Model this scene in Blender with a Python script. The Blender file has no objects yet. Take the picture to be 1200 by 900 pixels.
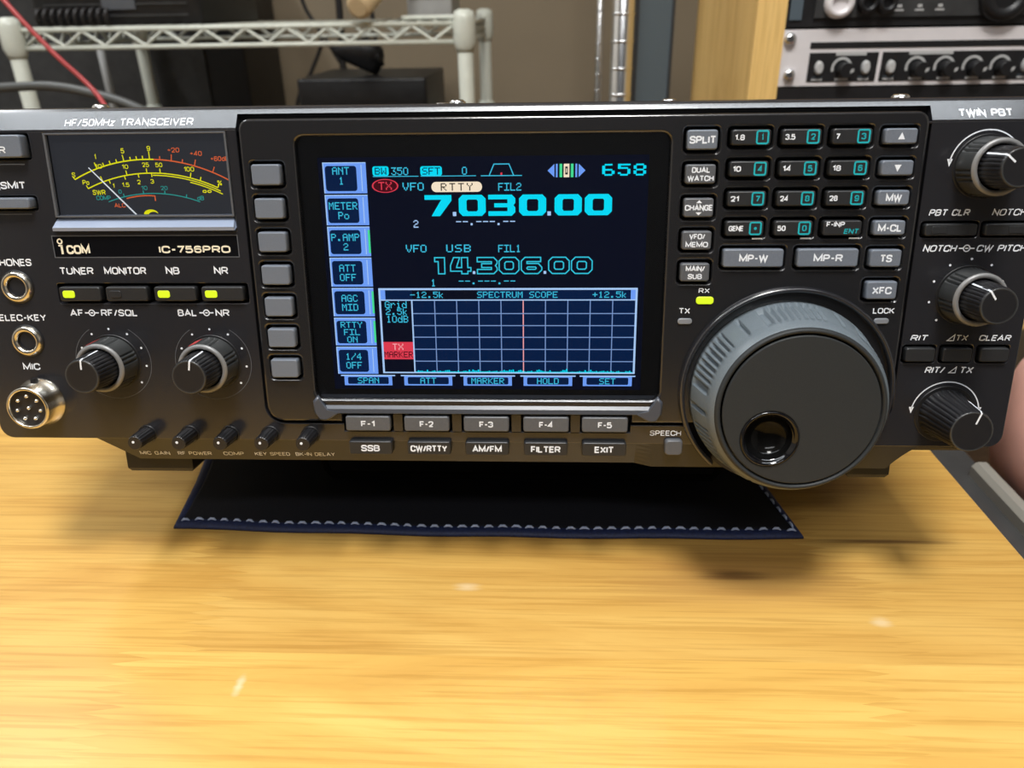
import bpy, bmesh, math, random
from mathutils import Matrix, Vector
random.seed(7)
PI = math.pi
SC = bpy.context.scene
COL = SC.collection
# ------------------------------------------------------------------ units
# The radio's front panel is laid out in (u right, v up, w toward the viewer), one unit = 0.907 mm.
S = 0.000907
DZ = 0.74                                  # desk surface height, m
TILT = math.radians(9.5)                   # the radio leans back on its front stand
CT, ST = math.cos(TILT), math.sin(TILT)
HD = -85.0                                 # desk surface in the panel's frame (units)
def p2w(P):                                # panel coords -> world metres
    u, v, w = P
    fw = -v * ST + w * CT
    up = v * CT + w * ST
    return Vector((u * S, -fw * S, (up - HD) * S + DZ))
def d2w(d):                                # direction
    u, v, w = d
    return Vector((u, -(-v * ST + w * CT), v * CT + w * ST))

# ------------------------------------------------------------------ camera
cam_d = bpy.data.cameras.new('camera')
cam = bpy.data.objects.new('camera', cam_d); COL.objects.link(cam)
cam_d.sensor_fit = 'HORIZONTAL'; cam_d.sensor_width = 36.0; cam_d.lens = 27.0
cam_d.clip_start = 0.01; cam_d.clip_end = 50
right = d2w((0.998988, -0.009147, -0.044037)); down = d2w((0.003841, -0.95817, 0.286174)); fwd = d2w((-0.044812, -0.286053, -0.957165))
cp = p2w((12.592, 80.381, 268.963))
cam.matrix_world = Matrix(((right.x, -down.x, -fwd.x, cp.x), (right.y, -down.y, -fwd.y, cp.y), (right.z, -down.z, -fwd.z, cp.z), (0, 0, 0, 1)))
cam_d.dof.use_dof = True; cam_d.dof.focus_distance = 0.253; cam_d.dof.aperture_fstop = 17.0
SC.camera = cam

# ------------------------------------------------------------------ world, lights, exposure
wd = bpy.data.worlds.new('world'); SC.world = wd; wd.use_nodes = True
wd.node_tree.nodes['Background'].inputs[0].default_value = (0.75, 0.82, 1.0, 1)
wd.node_tree.nodes['Background'].inputs[1].default_value = 0.0
SC.view_settings.view_transform = 'Standard'; SC.view_settings.look = 'None'
SC.view_settings.exposure = 0.0; SC.view_settings.gamma = 1.0; SC.view_settings.use_curve_mapping = False
def area(name, loc, sx, sy, power, col, rot=(0, 0, 0)):
    l = bpy.data.lights.new(name, 'AREA'); l.shape = 'RECTANGLE'; l.size = sx; l.size_y = sy; l.energy = power; l.color = col
    o = bpy.data.objects.new(name, l); COL.objects.link(o); o.location = loc; o.rotation_euler = rot
    return o
# inferred and added lights on the ceiling (the fixtures themselves are built with the room): x, y, length along x, length along y, watts, colour
LAMPS = [(0.05, -0.50, 0.34, 0.34, 26, (1.0, 0.985, 0.95)), (-1.25, 0.50, 0.22, 1.25, 17, (0.90, 0.95, 1.0)), (-0.1, -1.45, 1.25, 0.22, 14, (0.97, 0.98, 1.0)), (-0.15, -0.29, 2.3, 0.13, 9, (0.80, 0.90, 1.0))]  # rear light and batten are added, for fill and the strip and sill reflections
for k, (x, y, sx_, sy_, W_, c_) in enumerate(LAMPS): area('ceiling_or_added_area', (x, y, 2.335), sx_, sy_, W_, c_)

# ------------------------------------------------------------------ materials
MATS = {}
def mat(name, col, rough=0.5, metal=0.0, spec=0.5, emit=None, estr=1.0, coat=0.0):
    m = bpy.data.materials.new(name); m.use_nodes = True
    b = m.node_tree.nodes['Principled BSDF']
    b.inputs['Base Color'].default_value = (*col, 1)
    b.inputs['Roughness'].default_value = rough; b.inputs['Metallic'].default_value = metal
    b.inputs['Specular IOR Level'].default_value = spec
    if coat: b.inputs['Coat Weight'].default_value = coat; b.inputs['Coat Roughness'].default_value = 0.1
    if emit: b.inputs['Emission Color'].default_value = (*emit, 1); b.inputs['Emission Strength'].default_value = estr
    MATS[name] = m
    return m
def srgb(r, g, b):
    f = lambda c: c / 12.92 if c <= 0.04045 else ((c + 0.055) / 1.055) ** 2.4
    return (f(r / 255), f(g / 255), f(b / 255))
def speckle(m, scale, amount, bump=0.0, detail=3.0, stretch=(1, 1, 1)):
    """procedural grain: varies the base colour and optionally bumps the surface"""
    nt = m.node_tree; b = nt.nodes['Principled BSDF']
    tc = nt.nodes.new('ShaderNodeTexCoord'); mp = nt.nodes.new('ShaderNodeMapping'); mp.inputs['Scale'].default_value = stretch
    n = nt.nodes.new('ShaderNodeTexNoise'); n.inputs['Scale'].default_value = scale; n.inputs['Detail'].default_value = detail
    nt.links.new(tc.outputs['Object'], mp.inputs['Vector']); nt.links.new(mp.outputs['Vector'], n.inputs['Vector'])
    c = b.inputs['Base Color'].default_value
    r = nt.nodes.new('ShaderNodeValToRGB'); e = r.color_ramp.elements
    e[0].position = 0.3; e[1].position = 0.7
    e[0].color = (c[0] * (1 - amount), c[1] * (1 - amount), c[2] * (1 - amount), 1)
    e[1].color = (c[0] * (1 + amount), c[1] * (1 + amount), c[2] * (1 + amount), 1)
    nt.links.new(n.outputs['Fac'], r.inputs['Fac']); nt.links.new(r.outputs['Color'], b.inputs['Base Color'])
    if bump:
        bp = nt.nodes.new('ShaderNodeBump'); bp.inputs['Strength'].default_value = bump; bp.inputs['Distance'].default_value = 0.0002
        nt.links.new(n.outputs['Fac'], bp.inputs['Height']); nt.links.new(bp.outputs['Normal'], b.inputs['Normal'])
    return m
case = speckle(mat('case_plastic', (0.016, 0.016, 0.019), 0.2, 0, 1.0), 3500, 0.18, 0.06)
bezel_m = speckle(mat('bezel_plastic', (0.012, 0.012, 0.0135), 0.19, 0, 1.0), 3500, 0.15, 0.05)
trimgrey = mat('satin_grey_trim', (0.055, 0.062, 0.078), 0.3, 0.0, 0.5)
trim_reflect = mat('satin_trim_blue_reflection', (0.24, 0.29, 0.40), 0.3, 0.0, 0.6)  # bluish ceiling reflection on the meter sill put into the colour
chinm = speckle(mat('chin_plastic', (0.012, 0.012, 0.0125), 0.3, 0, 0.6), 3500, 0.15, 0.06)
cover = speckle(mat('cover_paint', (0.015, 0.015, 0.016), 0.5), 2500, 0.2, 0.2)
black = mat('black_plastic', (0.006, 0.006, 0.007), 0.45)
bowl = mat('bowl_black', (0.004, 0.004, 0.004), 0.12, 0, 0.14)
rubber = mat('black_rubber', (0.004, 0.004, 0.004), 0.9, 0, 0.1)
gloss = mat('gloss_black', (0.004, 0.004, 0.005), 0.08)
keyg = speckle(mat('key_grey', (0.135, 0.155, 0.19), 0.4), 3000, 0.08)
keyd = speckle(mat('key_dark_grey', (0.085, 0.09, 0.10), 0.4), 3000, 0.1)
keyb = speckle(mat('key_charcoal', (0.018, 0.019, 0.021), 0.4), 3000, 0.1)
leg_w = mat('white_legend', (0.74, 0.78, 0.84), 0.6)
leg_c = mat('cream_legend', (0.78, 0.72, 0.55), 0.5)
leg_t = mat('teal_legend', (0.0, 0.36, 0.42), 0.6)
grn = mat('lamp_green', (0.25, 0.3, 0.02), 0.4, emit=srgb(205, 235, 10), estr=0.85)
lampoff = mat('lamp_off', (0.20, 0.21, 0.23), 0.3)
knobb = speckle(mat('knob_black', (0.012, 0.012, 0.014), 0.33, coat=0.15), 3000, 0.1)
knobg = mat('knob_grey', (0.035, 0.037, 0.038), 0.33)
knobrim = mat('knob_rim_grey', (0.2, 0.2, 0.2), 0.38, 0.2)
redm = mat('red_mark', (0.45, 0.05, 0.05), 0.5)
dialrub = speckle(mat('dial_rubber', (0.12, 0.145, 0.165), 0.38), 2500, 0.08)
dialface = speckle(mat('dial_face', (0.025, 0.0275, 0.029), 0.5, 0, 0.25), 4000, 0.1, 0.05)
nickel = mat('nickel', (0.72, 0.68, 0.60), 0.22, 1.0)
pinm = mat('pin_silver', (0.8, 0.8, 0.78), 0.25, 1.0)
chrome = mat('chrome', (0.78, 0.79, 0.80), 0.22, 1.0)
lcd_bg = mat('lcd_background', (0.002, 0.002, 0.004), 0.4, emit=srgb(4, 8, 26), estr=1.0)
lcd_dk = mat('lcd_navy', (0.0, 0.0, 0.0), 0.4, emit=srgb(4, 28, 66), estr=1.0)
lcd_cy = mat('lcd_cyan', (0, 0, 0), 0.4, emit=srgb(0, 222, 250), estr=1.0)
lcd_ou = mat('lcd_outline_cyan', (0, 0, 0), 0.4, emit=srgb(50, 195, 222), estr=1.0)
lcd_tx = mat('lcd_text_cyan', (0, 0, 0), 0.4, emit=srgb(60, 190, 225), estr=1.0)
lcd_bl = mat('lcd_lilac', (0, 0, 0), 0.4, emit=srgb(112, 160, 250), estr=1.0)
lcd_wh = mat('lcd_white', (0, 0, 0), 0.4, emit=srgb(170, 205, 250), estr=1.0)
lcd_gr = mat('lcd_grid', (0, 0, 0), 0.4, emit=srgb(120, 150, 205), estr=1.0)
lcd_rd = mat('lcd_red', (0, 0, 0), 0.4, emit=srgb(225, 60, 80), estr=1.0)
lcd_dr = mat('lcd_dark_red', (0, 0, 0), 0.4, emit=srgb(70, 8, 22), estr=1.0)
lcd_pk = mat('lcd_pink', (0, 0, 0), 0.4, emit=srgb(250, 170, 175), estr=1.0)
lcd_cr = mat('lcd_cream', (0, 0, 0), 0.4, emit=srgb(250, 232, 205), estr=1.0)
lcd_bk = mat('lcd_black', (0, 0, 0), 0.4, emit=srgb(40, 34, 30), estr=1.0)
lcd_gn = mat('lcd_green', (0, 0, 0), 0.4, emit=srgb(70, 225, 150), estr=1.0)
met_bg = mat('meter_face', (0.020, 0.021, 0.024), 0.5, emit=srgb(54, 56, 62), estr=0.6)  # glow raised to stand in for grey reflections in the window
met_y = mat('meter_yellow', (0.3, 0.3, 0.0), 0.5, emit=srgb(225, 222, 20), estr=0.9)
met_r = mat('meter_red', (0.3, 0.08, 0.03), 0.5, emit=srgb(210, 92, 50), estr=0.9)
met_t = mat('meter_teal', (0.0, 0.15, 0.14), 0.5, emit=srgb(50, 150, 145), estr=0.8)
met_n = mat('meter_needle', (0.7, 0.7, 0.7), 0.5, emit=srgb(200, 210, 220), estr=0.9)
for k_, m_ in list(MATS.items()):
    if k_.startswith(('lcd_', 'meter_')):
        b_ = m_.node_tree.nodes['Principled BSDF']; b_.inputs['Specular IOR Level'].default_value = 0.0; b_.inputs['Roughness'].default_value = 1.0
def pane_mat(name, ior=1.45, tint=(1, 1, 1)):
    m = bpy.data.materials.new(name); m.use_nodes = True; nt = m.node_tree; nt.nodes.clear()
    o = nt.nodes.new('ShaderNodeOutputMaterial'); mx = nt.nodes.new('ShaderNodeMixShader')
    t = nt.nodes.new('ShaderNodeBsdfTransparent'); t.inputs[0].default_value = (*tint, 1)
    g = nt.nodes.new('ShaderNodeBsdfGlossy'); g.inputs['Roughness'].default_value = 0.02
    f = nt.nodes.new('ShaderNodeFresnel'); f.inputs['IOR'].default_value = ior
    nt.links.new(f.outputs[0], mx.inputs[0]); nt.links.new(t.outputs[0], mx.inputs[1]); nt.links.new(g.outputs[0], mx.inputs[2]); nt.links.new(mx.outputs[0], o.inputs[0])
    return m
pane = pane_mat('clear_pane')
# room and furniture materials
wallm = speckle(mat('beige_wall', (0.24, 0.19, 0.125), 0.85), 4, 0.06)
walld = speckle(mat('dim_wall', (0.055, 0.057, 0.06), 0.85), 4, 0.05)
wallw = speckle(mat('pale_wall', (0.50, 0.47, 0.42), 0.85), 4, 0.05)
floorm = speckle(mat('floor_boards', (0.16, 0.10, 0.06), 0.5), 6, 0.2, stretch=(1, 12, 1))
ceilm = mat('ceiling_paint', (0.7, 0.69, 0.66), 0.9)
lampm = mat('lamp_diffuser', (0.8, 0.8, 0.8), 0.5, emit=(1.0, 0.97, 0.92), estr=3.0)
cream = speckle(mat('cream_enamel', (0.62, 0.64, 0.56), 0.35), 60, 0.04)
navy = speckle(mat('navy_leather', (0.0035, 0.004, 0.008), 0.7), 900, 0.3, 0.5)
navyedge = speckle(mat('navy_binding', (0.010, 0.019, 0.072), 0.6), 900, 0.3, 0.5)
stitchm = mat('pale_stitching', (0.42, 0.50, 0.70), 0.7)
silver = speckle(mat('silver_paint', (0.74, 0.70, 0.70), 0.4, 0.1), 40, 0.05)
greyst = mat('grey_steel', (0.075, 0.10, 0.12), 0.5)
greyedge = mat('dark_grey_steel', (0.02, 0.022, 0.025), 0.5)
redcab = mat('red_cable', (0.42, 0.055, 0.06), 0.4)
greycab = mat('grey_cable', (0.075, 0.078, 0.075), 0.45)
blackcab = mat('black_cable', (0.012, 0.01, 0.01), 0.5)
blk = speckle(mat('black_case', (0.008, 0.008, 0.009), 0.45), 80, 0.3)
dgrey = speckle(mat('dark_grey_case', (0.03, 0.03, 0.03), 0.5), 80, 0.2)
pink = speckle(mat('pink_skin', (0.86, 0.47, 0.39), 0.7), 14, 0.22)
palegrey = mat('pale_grey_plastic', (0.45, 0.45, 0.44), 0.5)
railm = mat('worn_grey_rail', (0.26, 0.25, 0.22), 0.5)
dowelm = speckle(mat('pale_wood', (0.62, 0.46, 0.26), 0.55), 30, 0.08, stretch=(1, 1, 6))
greytop = speckle(mat('grey_laminate', (0.045, 0.045, 0.045), 0.5), 60, 0.15)

def wood_mat(name, base, dark, light, axis, boards=None, rough=0.35, marks=()):
    """wood with grain along one axis; with boards=(length, width) it becomes finger-jointed strips"""
    m = bpy.data.materials.new(name); m.use_nodes = True; nt = m.node_tree; N = nt.nodes; Lk = nt.links
    b = N['Principled BSDF']; b.inputs['Roughness'].default_value = rough
    tc = N.new('ShaderNodeTexCoord')
    mp = N.new('ShaderNodeMapping'); s = [38, 38, 38]; s[axis] = 6.0; mp.inputs['Scale'].default_value = s
    Lk.new(tc.outputs['Object'], mp.inputs['Vector'])
    vec = mp.outputs['Vector']; br = None
    if boards:
        sx = N.new('ShaderNodeSeparateXYZ'); Lk.new(tc.outputs['Object'], sx.inputs[0])
        pp = N.new('ShaderNodeMath'); pp.operation = 'PINGPONG'; pp.inputs[1].default_value = 0.0024; Lk.new(sx.outputs['Y'], pp.inputs[0])
        ml = N.new('ShaderNodeMath'); ml.operation = 'MULTIPLY'; ml.inputs[1].default_value = 5.5; Lk.new(pp.outputs[0], ml.inputs[0])
        ad = N.new('ShaderNodeMath'); ad.operation = 'ADD'; Lk.new(sx.outputs['X'], ad.inputs[0]); Lk.new(ml.outputs[0], ad.inputs[1])
        cx = N.new('ShaderNodeCombineXYZ'); Lk.new(ad.outputs[0], cx.inputs['X']); Lk.new(sx.outputs['Y'], cx.inputs['Y'])
        sh = N.new('ShaderNodeMapping'); sh.inputs['Location'].default_value = boards[2]; Lk.new(cx.outputs[0], sh.inputs['Vector'])
        br = N.new('ShaderNodeTexBrick'); br.inputs['Scale'].default_value = 1.0; br.inputs['Brick Width'].default_value = boards[0]; br.inputs['Row Height'].default_value = boards[1]
        br.inputs['Mortar Size'].default_value = 0.0; br.offset = 0.07; br.offset_frequency = 2
        br.inputs['Color1'].default_value = (0, 0, 0, 1); br.inputs['Color2'].default_value = (1, 1, 1, 1); br.inputs['Bias'].default_value = 0.0
        Lk.new(sh.outputs[0], br.inputs['Vector'])
        # shift the grain from strip to strip
        vm = N.new('ShaderNodeVectorMath'); vm.operation = 'MULTIPLY_ADD'; vm.inputs[1].default_value = (7.3, 4.1, 2.7)
        Lk.new(br.outputs['Color'], vm.inputs[0]); Lk.new(mp.outputs['Vector'], vm.inputs[2]); vec = vm.outputs[0]
    n1 = N.new('ShaderNodeTexNoise'); n1.inputs['Scale'].default_value = 0.55; n1.inputs['Detail'].default_value = 6; n1.inputs['Roughness'].default_value = 0.55; n1.inputs['Distortion'].default_value = 2.2
    Lk.new(vec, n1.inputs['Vector'])
    n2 = N.new('ShaderNodeTexNoise'); n2.inputs['Scale'].default_value = 20.0; n2.inputs['Detail'].default_value = 4
    mp2 = N.new('ShaderNodeMapping'); s2 = [1, 1, 1]; s2[axis] = 0.16; mp2.inputs['Scale'].default_value = s2
    Lk.new(vec, mp2.inputs['Vector']); Lk.new(mp2.outputs[0], n2.inputs['Vector'])
    r = N.new('ShaderNodeValToRGB'); e = r.color_ramp.elements
    e[0].position = 0.28; e[0].color = (*dark, 1); e[1].position = 0.72; e[1].color = (*light, 1)
    x = e.new(0.5); x.color = (*base, 1)
    Lk.new(n1.outputs['Fac'], r.inputs['Fac'])
    r2 = N.new('ShaderNodeValToRGB'); e2 = r2.color_ramp.elements
    e2[0].position = 0.36; e2[0].color = (0.82, 0.77, 0.68, 1); e2[1].position = 0.52; e2[1].color = (1, 1, 1, 1)
    Lk.new(n2.outputs['Fac'], r2.inputs['Fac'])
    mx = N.new('ShaderNodeMix'); mx.data_type = 'RGBA'; mx.blend_type = 'MULTIPLY'; mx.inputs['Factor'].default_value = 0.8
    Lk.new(r.outputs['Color'], mx.inputs['A']); Lk.new(r2.outputs['Color'], mx.inputs['B'])
    out = mx.outputs['Result']
    if br:
        mx2 = N.new('ShaderNodeMix'); mx2.data_type = 'RGBA'; mx2.blend_type = 'MULTIPLY'; mx2.inputs['Factor'].default_value = 1.0
        r3 = N.new('ShaderNodeValToRGB'); r3.color_ramp.elements[0].color = (0.90, 0.87, 0.85, 1); r3.color_ramp.elements[1].color = (1.06, 1.07, 1.05, 1)
        Lk.new(br.outputs['Color'], r3.inputs['Fac']); Lk.new(out, mx2.inputs['A']); Lk.new(r3.outputs['Color'], mx2.inputs['B']); out = mx2.outputs['Result']
    # knots, scratches and a brown patch: (x, y, half-length, half-width, colour, strength), ragged by the grain noise
    for (mx_, my_, la, lb_, col_, st_) in marks:
        sub = N.new('ShaderNodeVectorMath'); sub.operation = 'SUBTRACT'; sub.inputs[1].default_value = (mx_, my_, 0); Lk.new(tc.outputs['Object'], sub.inputs[0])
        sc_ = N.new('ShaderNodeVectorMath'); sc_.operation = 'MULTIPLY'; sc_.inputs[1].default_value = (1 / la, 1 / lb_, 0); Lk.new(sub.outputs[0], sc_.inputs[0])
        ln = N.new('ShaderNodeVectorMath'); ln.operation = 'LENGTH'; Lk.new(sc_.outputs[0], ln.inputs[0])
        wob = N.new('ShaderNodeMath'); wob.operation = 'MULTIPLY_ADD'; wob.inputs[1].default_value = 0.9; Lk.new(n2.outputs['Fac'], wob.inputs[0]); Lk.new(ln.outputs['Value'], wob.inputs[2])
        mr = N.new('ShaderNodeMapRange'); mr.interpolation_type = 'SMOOTHSTEP'; mr.inputs['From Min'].default_value = 0.55; mr.inputs['From Max'].default_value = 1.45; mr.inputs['To Min'].default_value = st_; mr.inputs['To Max'].default_value = 0.0
        Lk.new(wob.outputs[0], mr.inputs['Value'])
        mk = N.new('ShaderNodeMix'); mk.data_type = 'RGBA'; Lk.new(mr.outputs[0], mk.inputs['Factor']); Lk.new(out, mk.inputs['A']); mk.inputs['B'].default_value = (*col_, 1); out = mk.outputs['Result']
    Lk.new(out, b.inputs['Base Color'])
    return m
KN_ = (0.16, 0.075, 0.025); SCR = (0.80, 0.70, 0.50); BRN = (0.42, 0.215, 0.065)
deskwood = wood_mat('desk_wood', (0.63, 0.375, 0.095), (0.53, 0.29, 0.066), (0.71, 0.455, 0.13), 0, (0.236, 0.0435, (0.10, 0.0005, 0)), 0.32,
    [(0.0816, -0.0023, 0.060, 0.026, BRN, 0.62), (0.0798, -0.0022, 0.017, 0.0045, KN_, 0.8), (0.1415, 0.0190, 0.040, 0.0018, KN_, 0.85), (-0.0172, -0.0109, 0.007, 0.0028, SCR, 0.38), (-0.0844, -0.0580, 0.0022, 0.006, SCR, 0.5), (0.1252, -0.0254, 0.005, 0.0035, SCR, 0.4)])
boardwood = wood_mat('rack_wood', (0.80, 0.52, 0.18), (0.70, 0.44, 0.14), (0.86, 0.58, 0.22), 2, None, 0.5)

# ------------------------------------------------------------------ mesh builder
class MB:
    def __init__(s): s.v = []; s.f = []; s.m = []; s.sm = []; s.mats = []
    def mi(s, m):
        if m not in s.mats: s.mats.append(m)
        return s.mats.index(m)
    def add(s, vs, fs, m, smooth=False):
        o = len(s.v); s.v += [tuple(p) for p in vs]; k = s.mi(m)
        for f in fs: s.f.append(tuple(i + o for i in f)); s.m.append(k); s.sm.append(smooth)
    def box(s, x0, x1, y0, y1, z0, z1, m):
        s.add([(x, y, z) for z in (z0, z1) for y in (y0, y1) for x in (x0, x1)],
              [(0, 2, 3, 1), (4, 5, 7, 6), (0, 1, 5, 4), (2, 6, 7, 3), (0, 4, 6, 2), (1, 3, 7, 5)], m)
    def loft(s, loops, m, cap0=True, cap1=True, smooth=True, closed=True):
        n = len(loops[0]); vs = [p for l in loops for p in l]; fs = []
        for i in range(len(loops) - 1):
            for j in range(n if closed else n - 1):
                k = (j + 1) % n; fs.append((i * n + j, i * n + k, (i + 1) * n + k, (i + 1) * n + j))
        s.add(vs, fs, m, smooth)
        o = len(s.v) - len(vs)
        if cap0: s.f.append(tuple(o + j for j in reversed(range(n)))); s.m.append(s.mi(m)); s.sm.append(False)
        if cap1: s.f.append(tuple(o + (len(loops) - 1) * n + j for j in range(n))); s.m.append(s.mi(m)); s.sm.append(False)
    def lathe(s, cx, cy, prof, m, seg=48, rmod=None, cap0=False, cap1=True, a0=0, a1=2 * PI, smooth=True):
        full = abs(a1 - a0 - 2 * PI) < 1e-6; n = seg if full else seg + 1
        loops = []
        for i, (r, w) in enumerate(prof):
            l = []
            for j in range(n):
                a = a0 + (a1 - a0) * j / seg; rr = r + (rmod(a, i) if rmod else 0)
                l.append((cx + rr * math.cos(a), cy + rr * math.sin(a), w))
            loops.append(l)
        s.loft(loops, m, cap0 and full, cap1 and full, smooth, full)
    def tube(s, pts, r, m, seg=8, caps=True):
        pts = [Vector(p) for p in pts]; loops = []; prev = None
        for i, p in enumerate(pts):
            t = (pts[min(i + 1, len(pts) - 1)] - pts[max(i - 1, 0)]).normalized()
            if prev is None:
                a = Vector((0, 0, 1)) if abs(t.z) < 0.9 else Vector((1, 0, 0)); nrm = t.cross(a).normalized()
            else: nrm = (prev - t * prev.dot(t)).normalized()
            prev = nrm; bn = t.cross(nrm); rr = r[i] if isinstance(r, (list, tuple)) else r
            loops.append([tuple(p + (nrm * math.cos(2 * PI * j / seg) + bn * math.sin(2 * PI * j / seg)) * rr) for j in range(seg)])
        s.loft(loops, m, caps, caps, True)
    def flat(s, vf, m, x, y, z, sx=1, sy=1, shear=0, zf=None):
        vs, fs = vf
        s.add([(x + a * sx + b * sy * shear, y + b * sy, (zf(y + b * sy) if zf else z)) for a, b in vs], fs, m)
    def text(s, st, cx, cy, wd, ht, z, m=None, bold=0.012, shear=0, zf=None):
        """stroke lettering fitted to a box wd x ht centred on cx, cy"""
        t = ht * (0.155 + 2.2 * bold); gap = 0.24; tot = 0; pos = []
        for ch in st:
            w = STROKES[ch][0] if ch in STROKES else 0.3
            pos.append(tot); tot += w + gap
        tot -= gap; k = (wd - t) / max(tot, .01) if tot > 0.01 else 1.0; hh = ht - t
        for ch, p in zip(st, pos):
            if ch not in STROKES: continue
            for closed, pts in STROKES[ch][1]:
                q = [(cx - (wd - t) / 2 + (p + x) * k + shear * (y - .5) * ht, cy - hh / 2 + y * hh) for x, y in pts]
                s.line(q, t, z, m or leg_w, closed, zf)
    def rect(s, x0, y0, x1, y1, z, m): s.add([(x0, y0, z), (x1, y0, z), (x1, y1, z), (x0, y1, z)], [(0, 1, 2, 3)], m)
    def poly(s, pts, z, m): s.add([(x, y, z) for x, y in pts], [tuple(range(len(pts)))], m)
    def line(s, pts, t, z, m, closed=False, zf=None):
        n = len(pts); L = []; R = []
        for i in range(n):
            a = pts[(i - 1) % n] if (closed or i > 0) else pts[i]; c = pts[(i + 1) % n] if (closed or i < n - 1) else pts[i]
            p = Vector(pts[i]); d1 = (p - Vector(a)); d2 = (Vector(c) - p)
            d1 = d1.normalized() if d1.length > 1e-9 else d2.normalized(); d2 = d2.normalized() if d2.length > 1e-9 else d1
            n1 = Vector((-d1.y, d1.x)); n2 = Vector((-d2.y, d2.x)); mm = (n1 + n2); mm = mm.normalized() if mm.length > 1e-6 else n1
            k = t / 2 / max(0.35, mm.dot(n1)); L.append(p + mm * k); R.append(p - mm * k)
        vs = [(q.x, q.y, zf(q.y) if zf else z) for q in L] + [(q.x, q.y, zf(q.y) if zf else z) for q in R]
        s.add(vs, [(i, n + i, n + (i + 1) % n, (i + 1) % n) for i in range(n if closed else n - 1)], m)
    def pix(s, st, x, y, px, py, z, m, adv=6, heavy=1.0):
        """5x7 dot-matrix text, lower-left corner at x,y"""
        for ch in st:
            g = FONT.get(ch)
            if g:
                for r in range(7):
                    c = 0
                    while c < 5:
                        if g[r] >> (4 - c) & 1:
                            c1 = c
                            while c1 < 5 and g[r] >> (4 - c1) & 1: c1 += 1
                            s.rect(x + c * px, y + (6 - r) * py, x + (c1 - 1 + heavy) * px, y + (7 - r) * py, z, m); c = c1
                        else: c += 1
            x += adv * px
    def build(s, name, parent=None, panel=False, label=None, cat=None, group=None, kind=None, scale=S):
        me = bpy.data.meshes.new(name)
        if panel: vs = [tuple((Vector((x, -z, y)) - ROOT_OFF) * S) for x, y, z in s.v]
        else: vs = [(x * scale, y * scale, z * scale) for x, y, z in s.v]
        me.from_pydata(vs, [], s.f)
        for m in s.mats: me.materials.append(m)
        me.polygons.foreach_set('material_index', s.m); me.polygons.foreach_set('use_smooth', s.sm); me.update()
        o = bpy.data.objects.new(name, me); COL.objects.link(o)
        if parent: o.parent = parent
        if label: o['label'] = label
        if cat: o['category'] = cat
        if group: o['group'] = group
        if kind: o['kind'] = kind
        return o
ROOT_OFF = Vector((0, 14.03, -83.83))      # the radio's origin: on the desk, under the panel's middle

_g = {}
def curve_mesh(cu):
    o = bpy.data.objects.new('tmp', cu); COL.objects.link(o)
    dg = bpy.context.evaluated_depsgraph_get(); dg.update()
    me = bpy.data.meshes.new_from_object(o.evaluated_get(dg))
    vs = [tuple(v.co) for v in me.vertices]; fs = [tuple(p.vertices) for p in me.polygons]
    bpy.data.objects.remove(o); bpy.data.meshes.remove(me); bpy.data.curves.remove(cu)
    return vs, fs
def rounded(pts, closed=False, r=.3):
    out = []; n = len(pts)
    for i, p in enumerate(pts):
        if not closed and i in (0, n - 1): out.append(p); continue
        a, c = Vector(pts[i - 1]), Vector(pts[(i + 1) % n]); p = Vector(p)
        d1 = min(r, (a - p).length * .5); d2 = min(r, (c - p).length * .5)
        q0 = p + (a - p).normalized() * d1; q2 = p + (c - p).normalized() * d2
        for k in range(5):
            u = k / 4; x = q0 * (1 - u) ** 2 + p * 2 * u * (1 - u) + q2 * u * u; out.append((x.x, x.y))
    return closed, out
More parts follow.
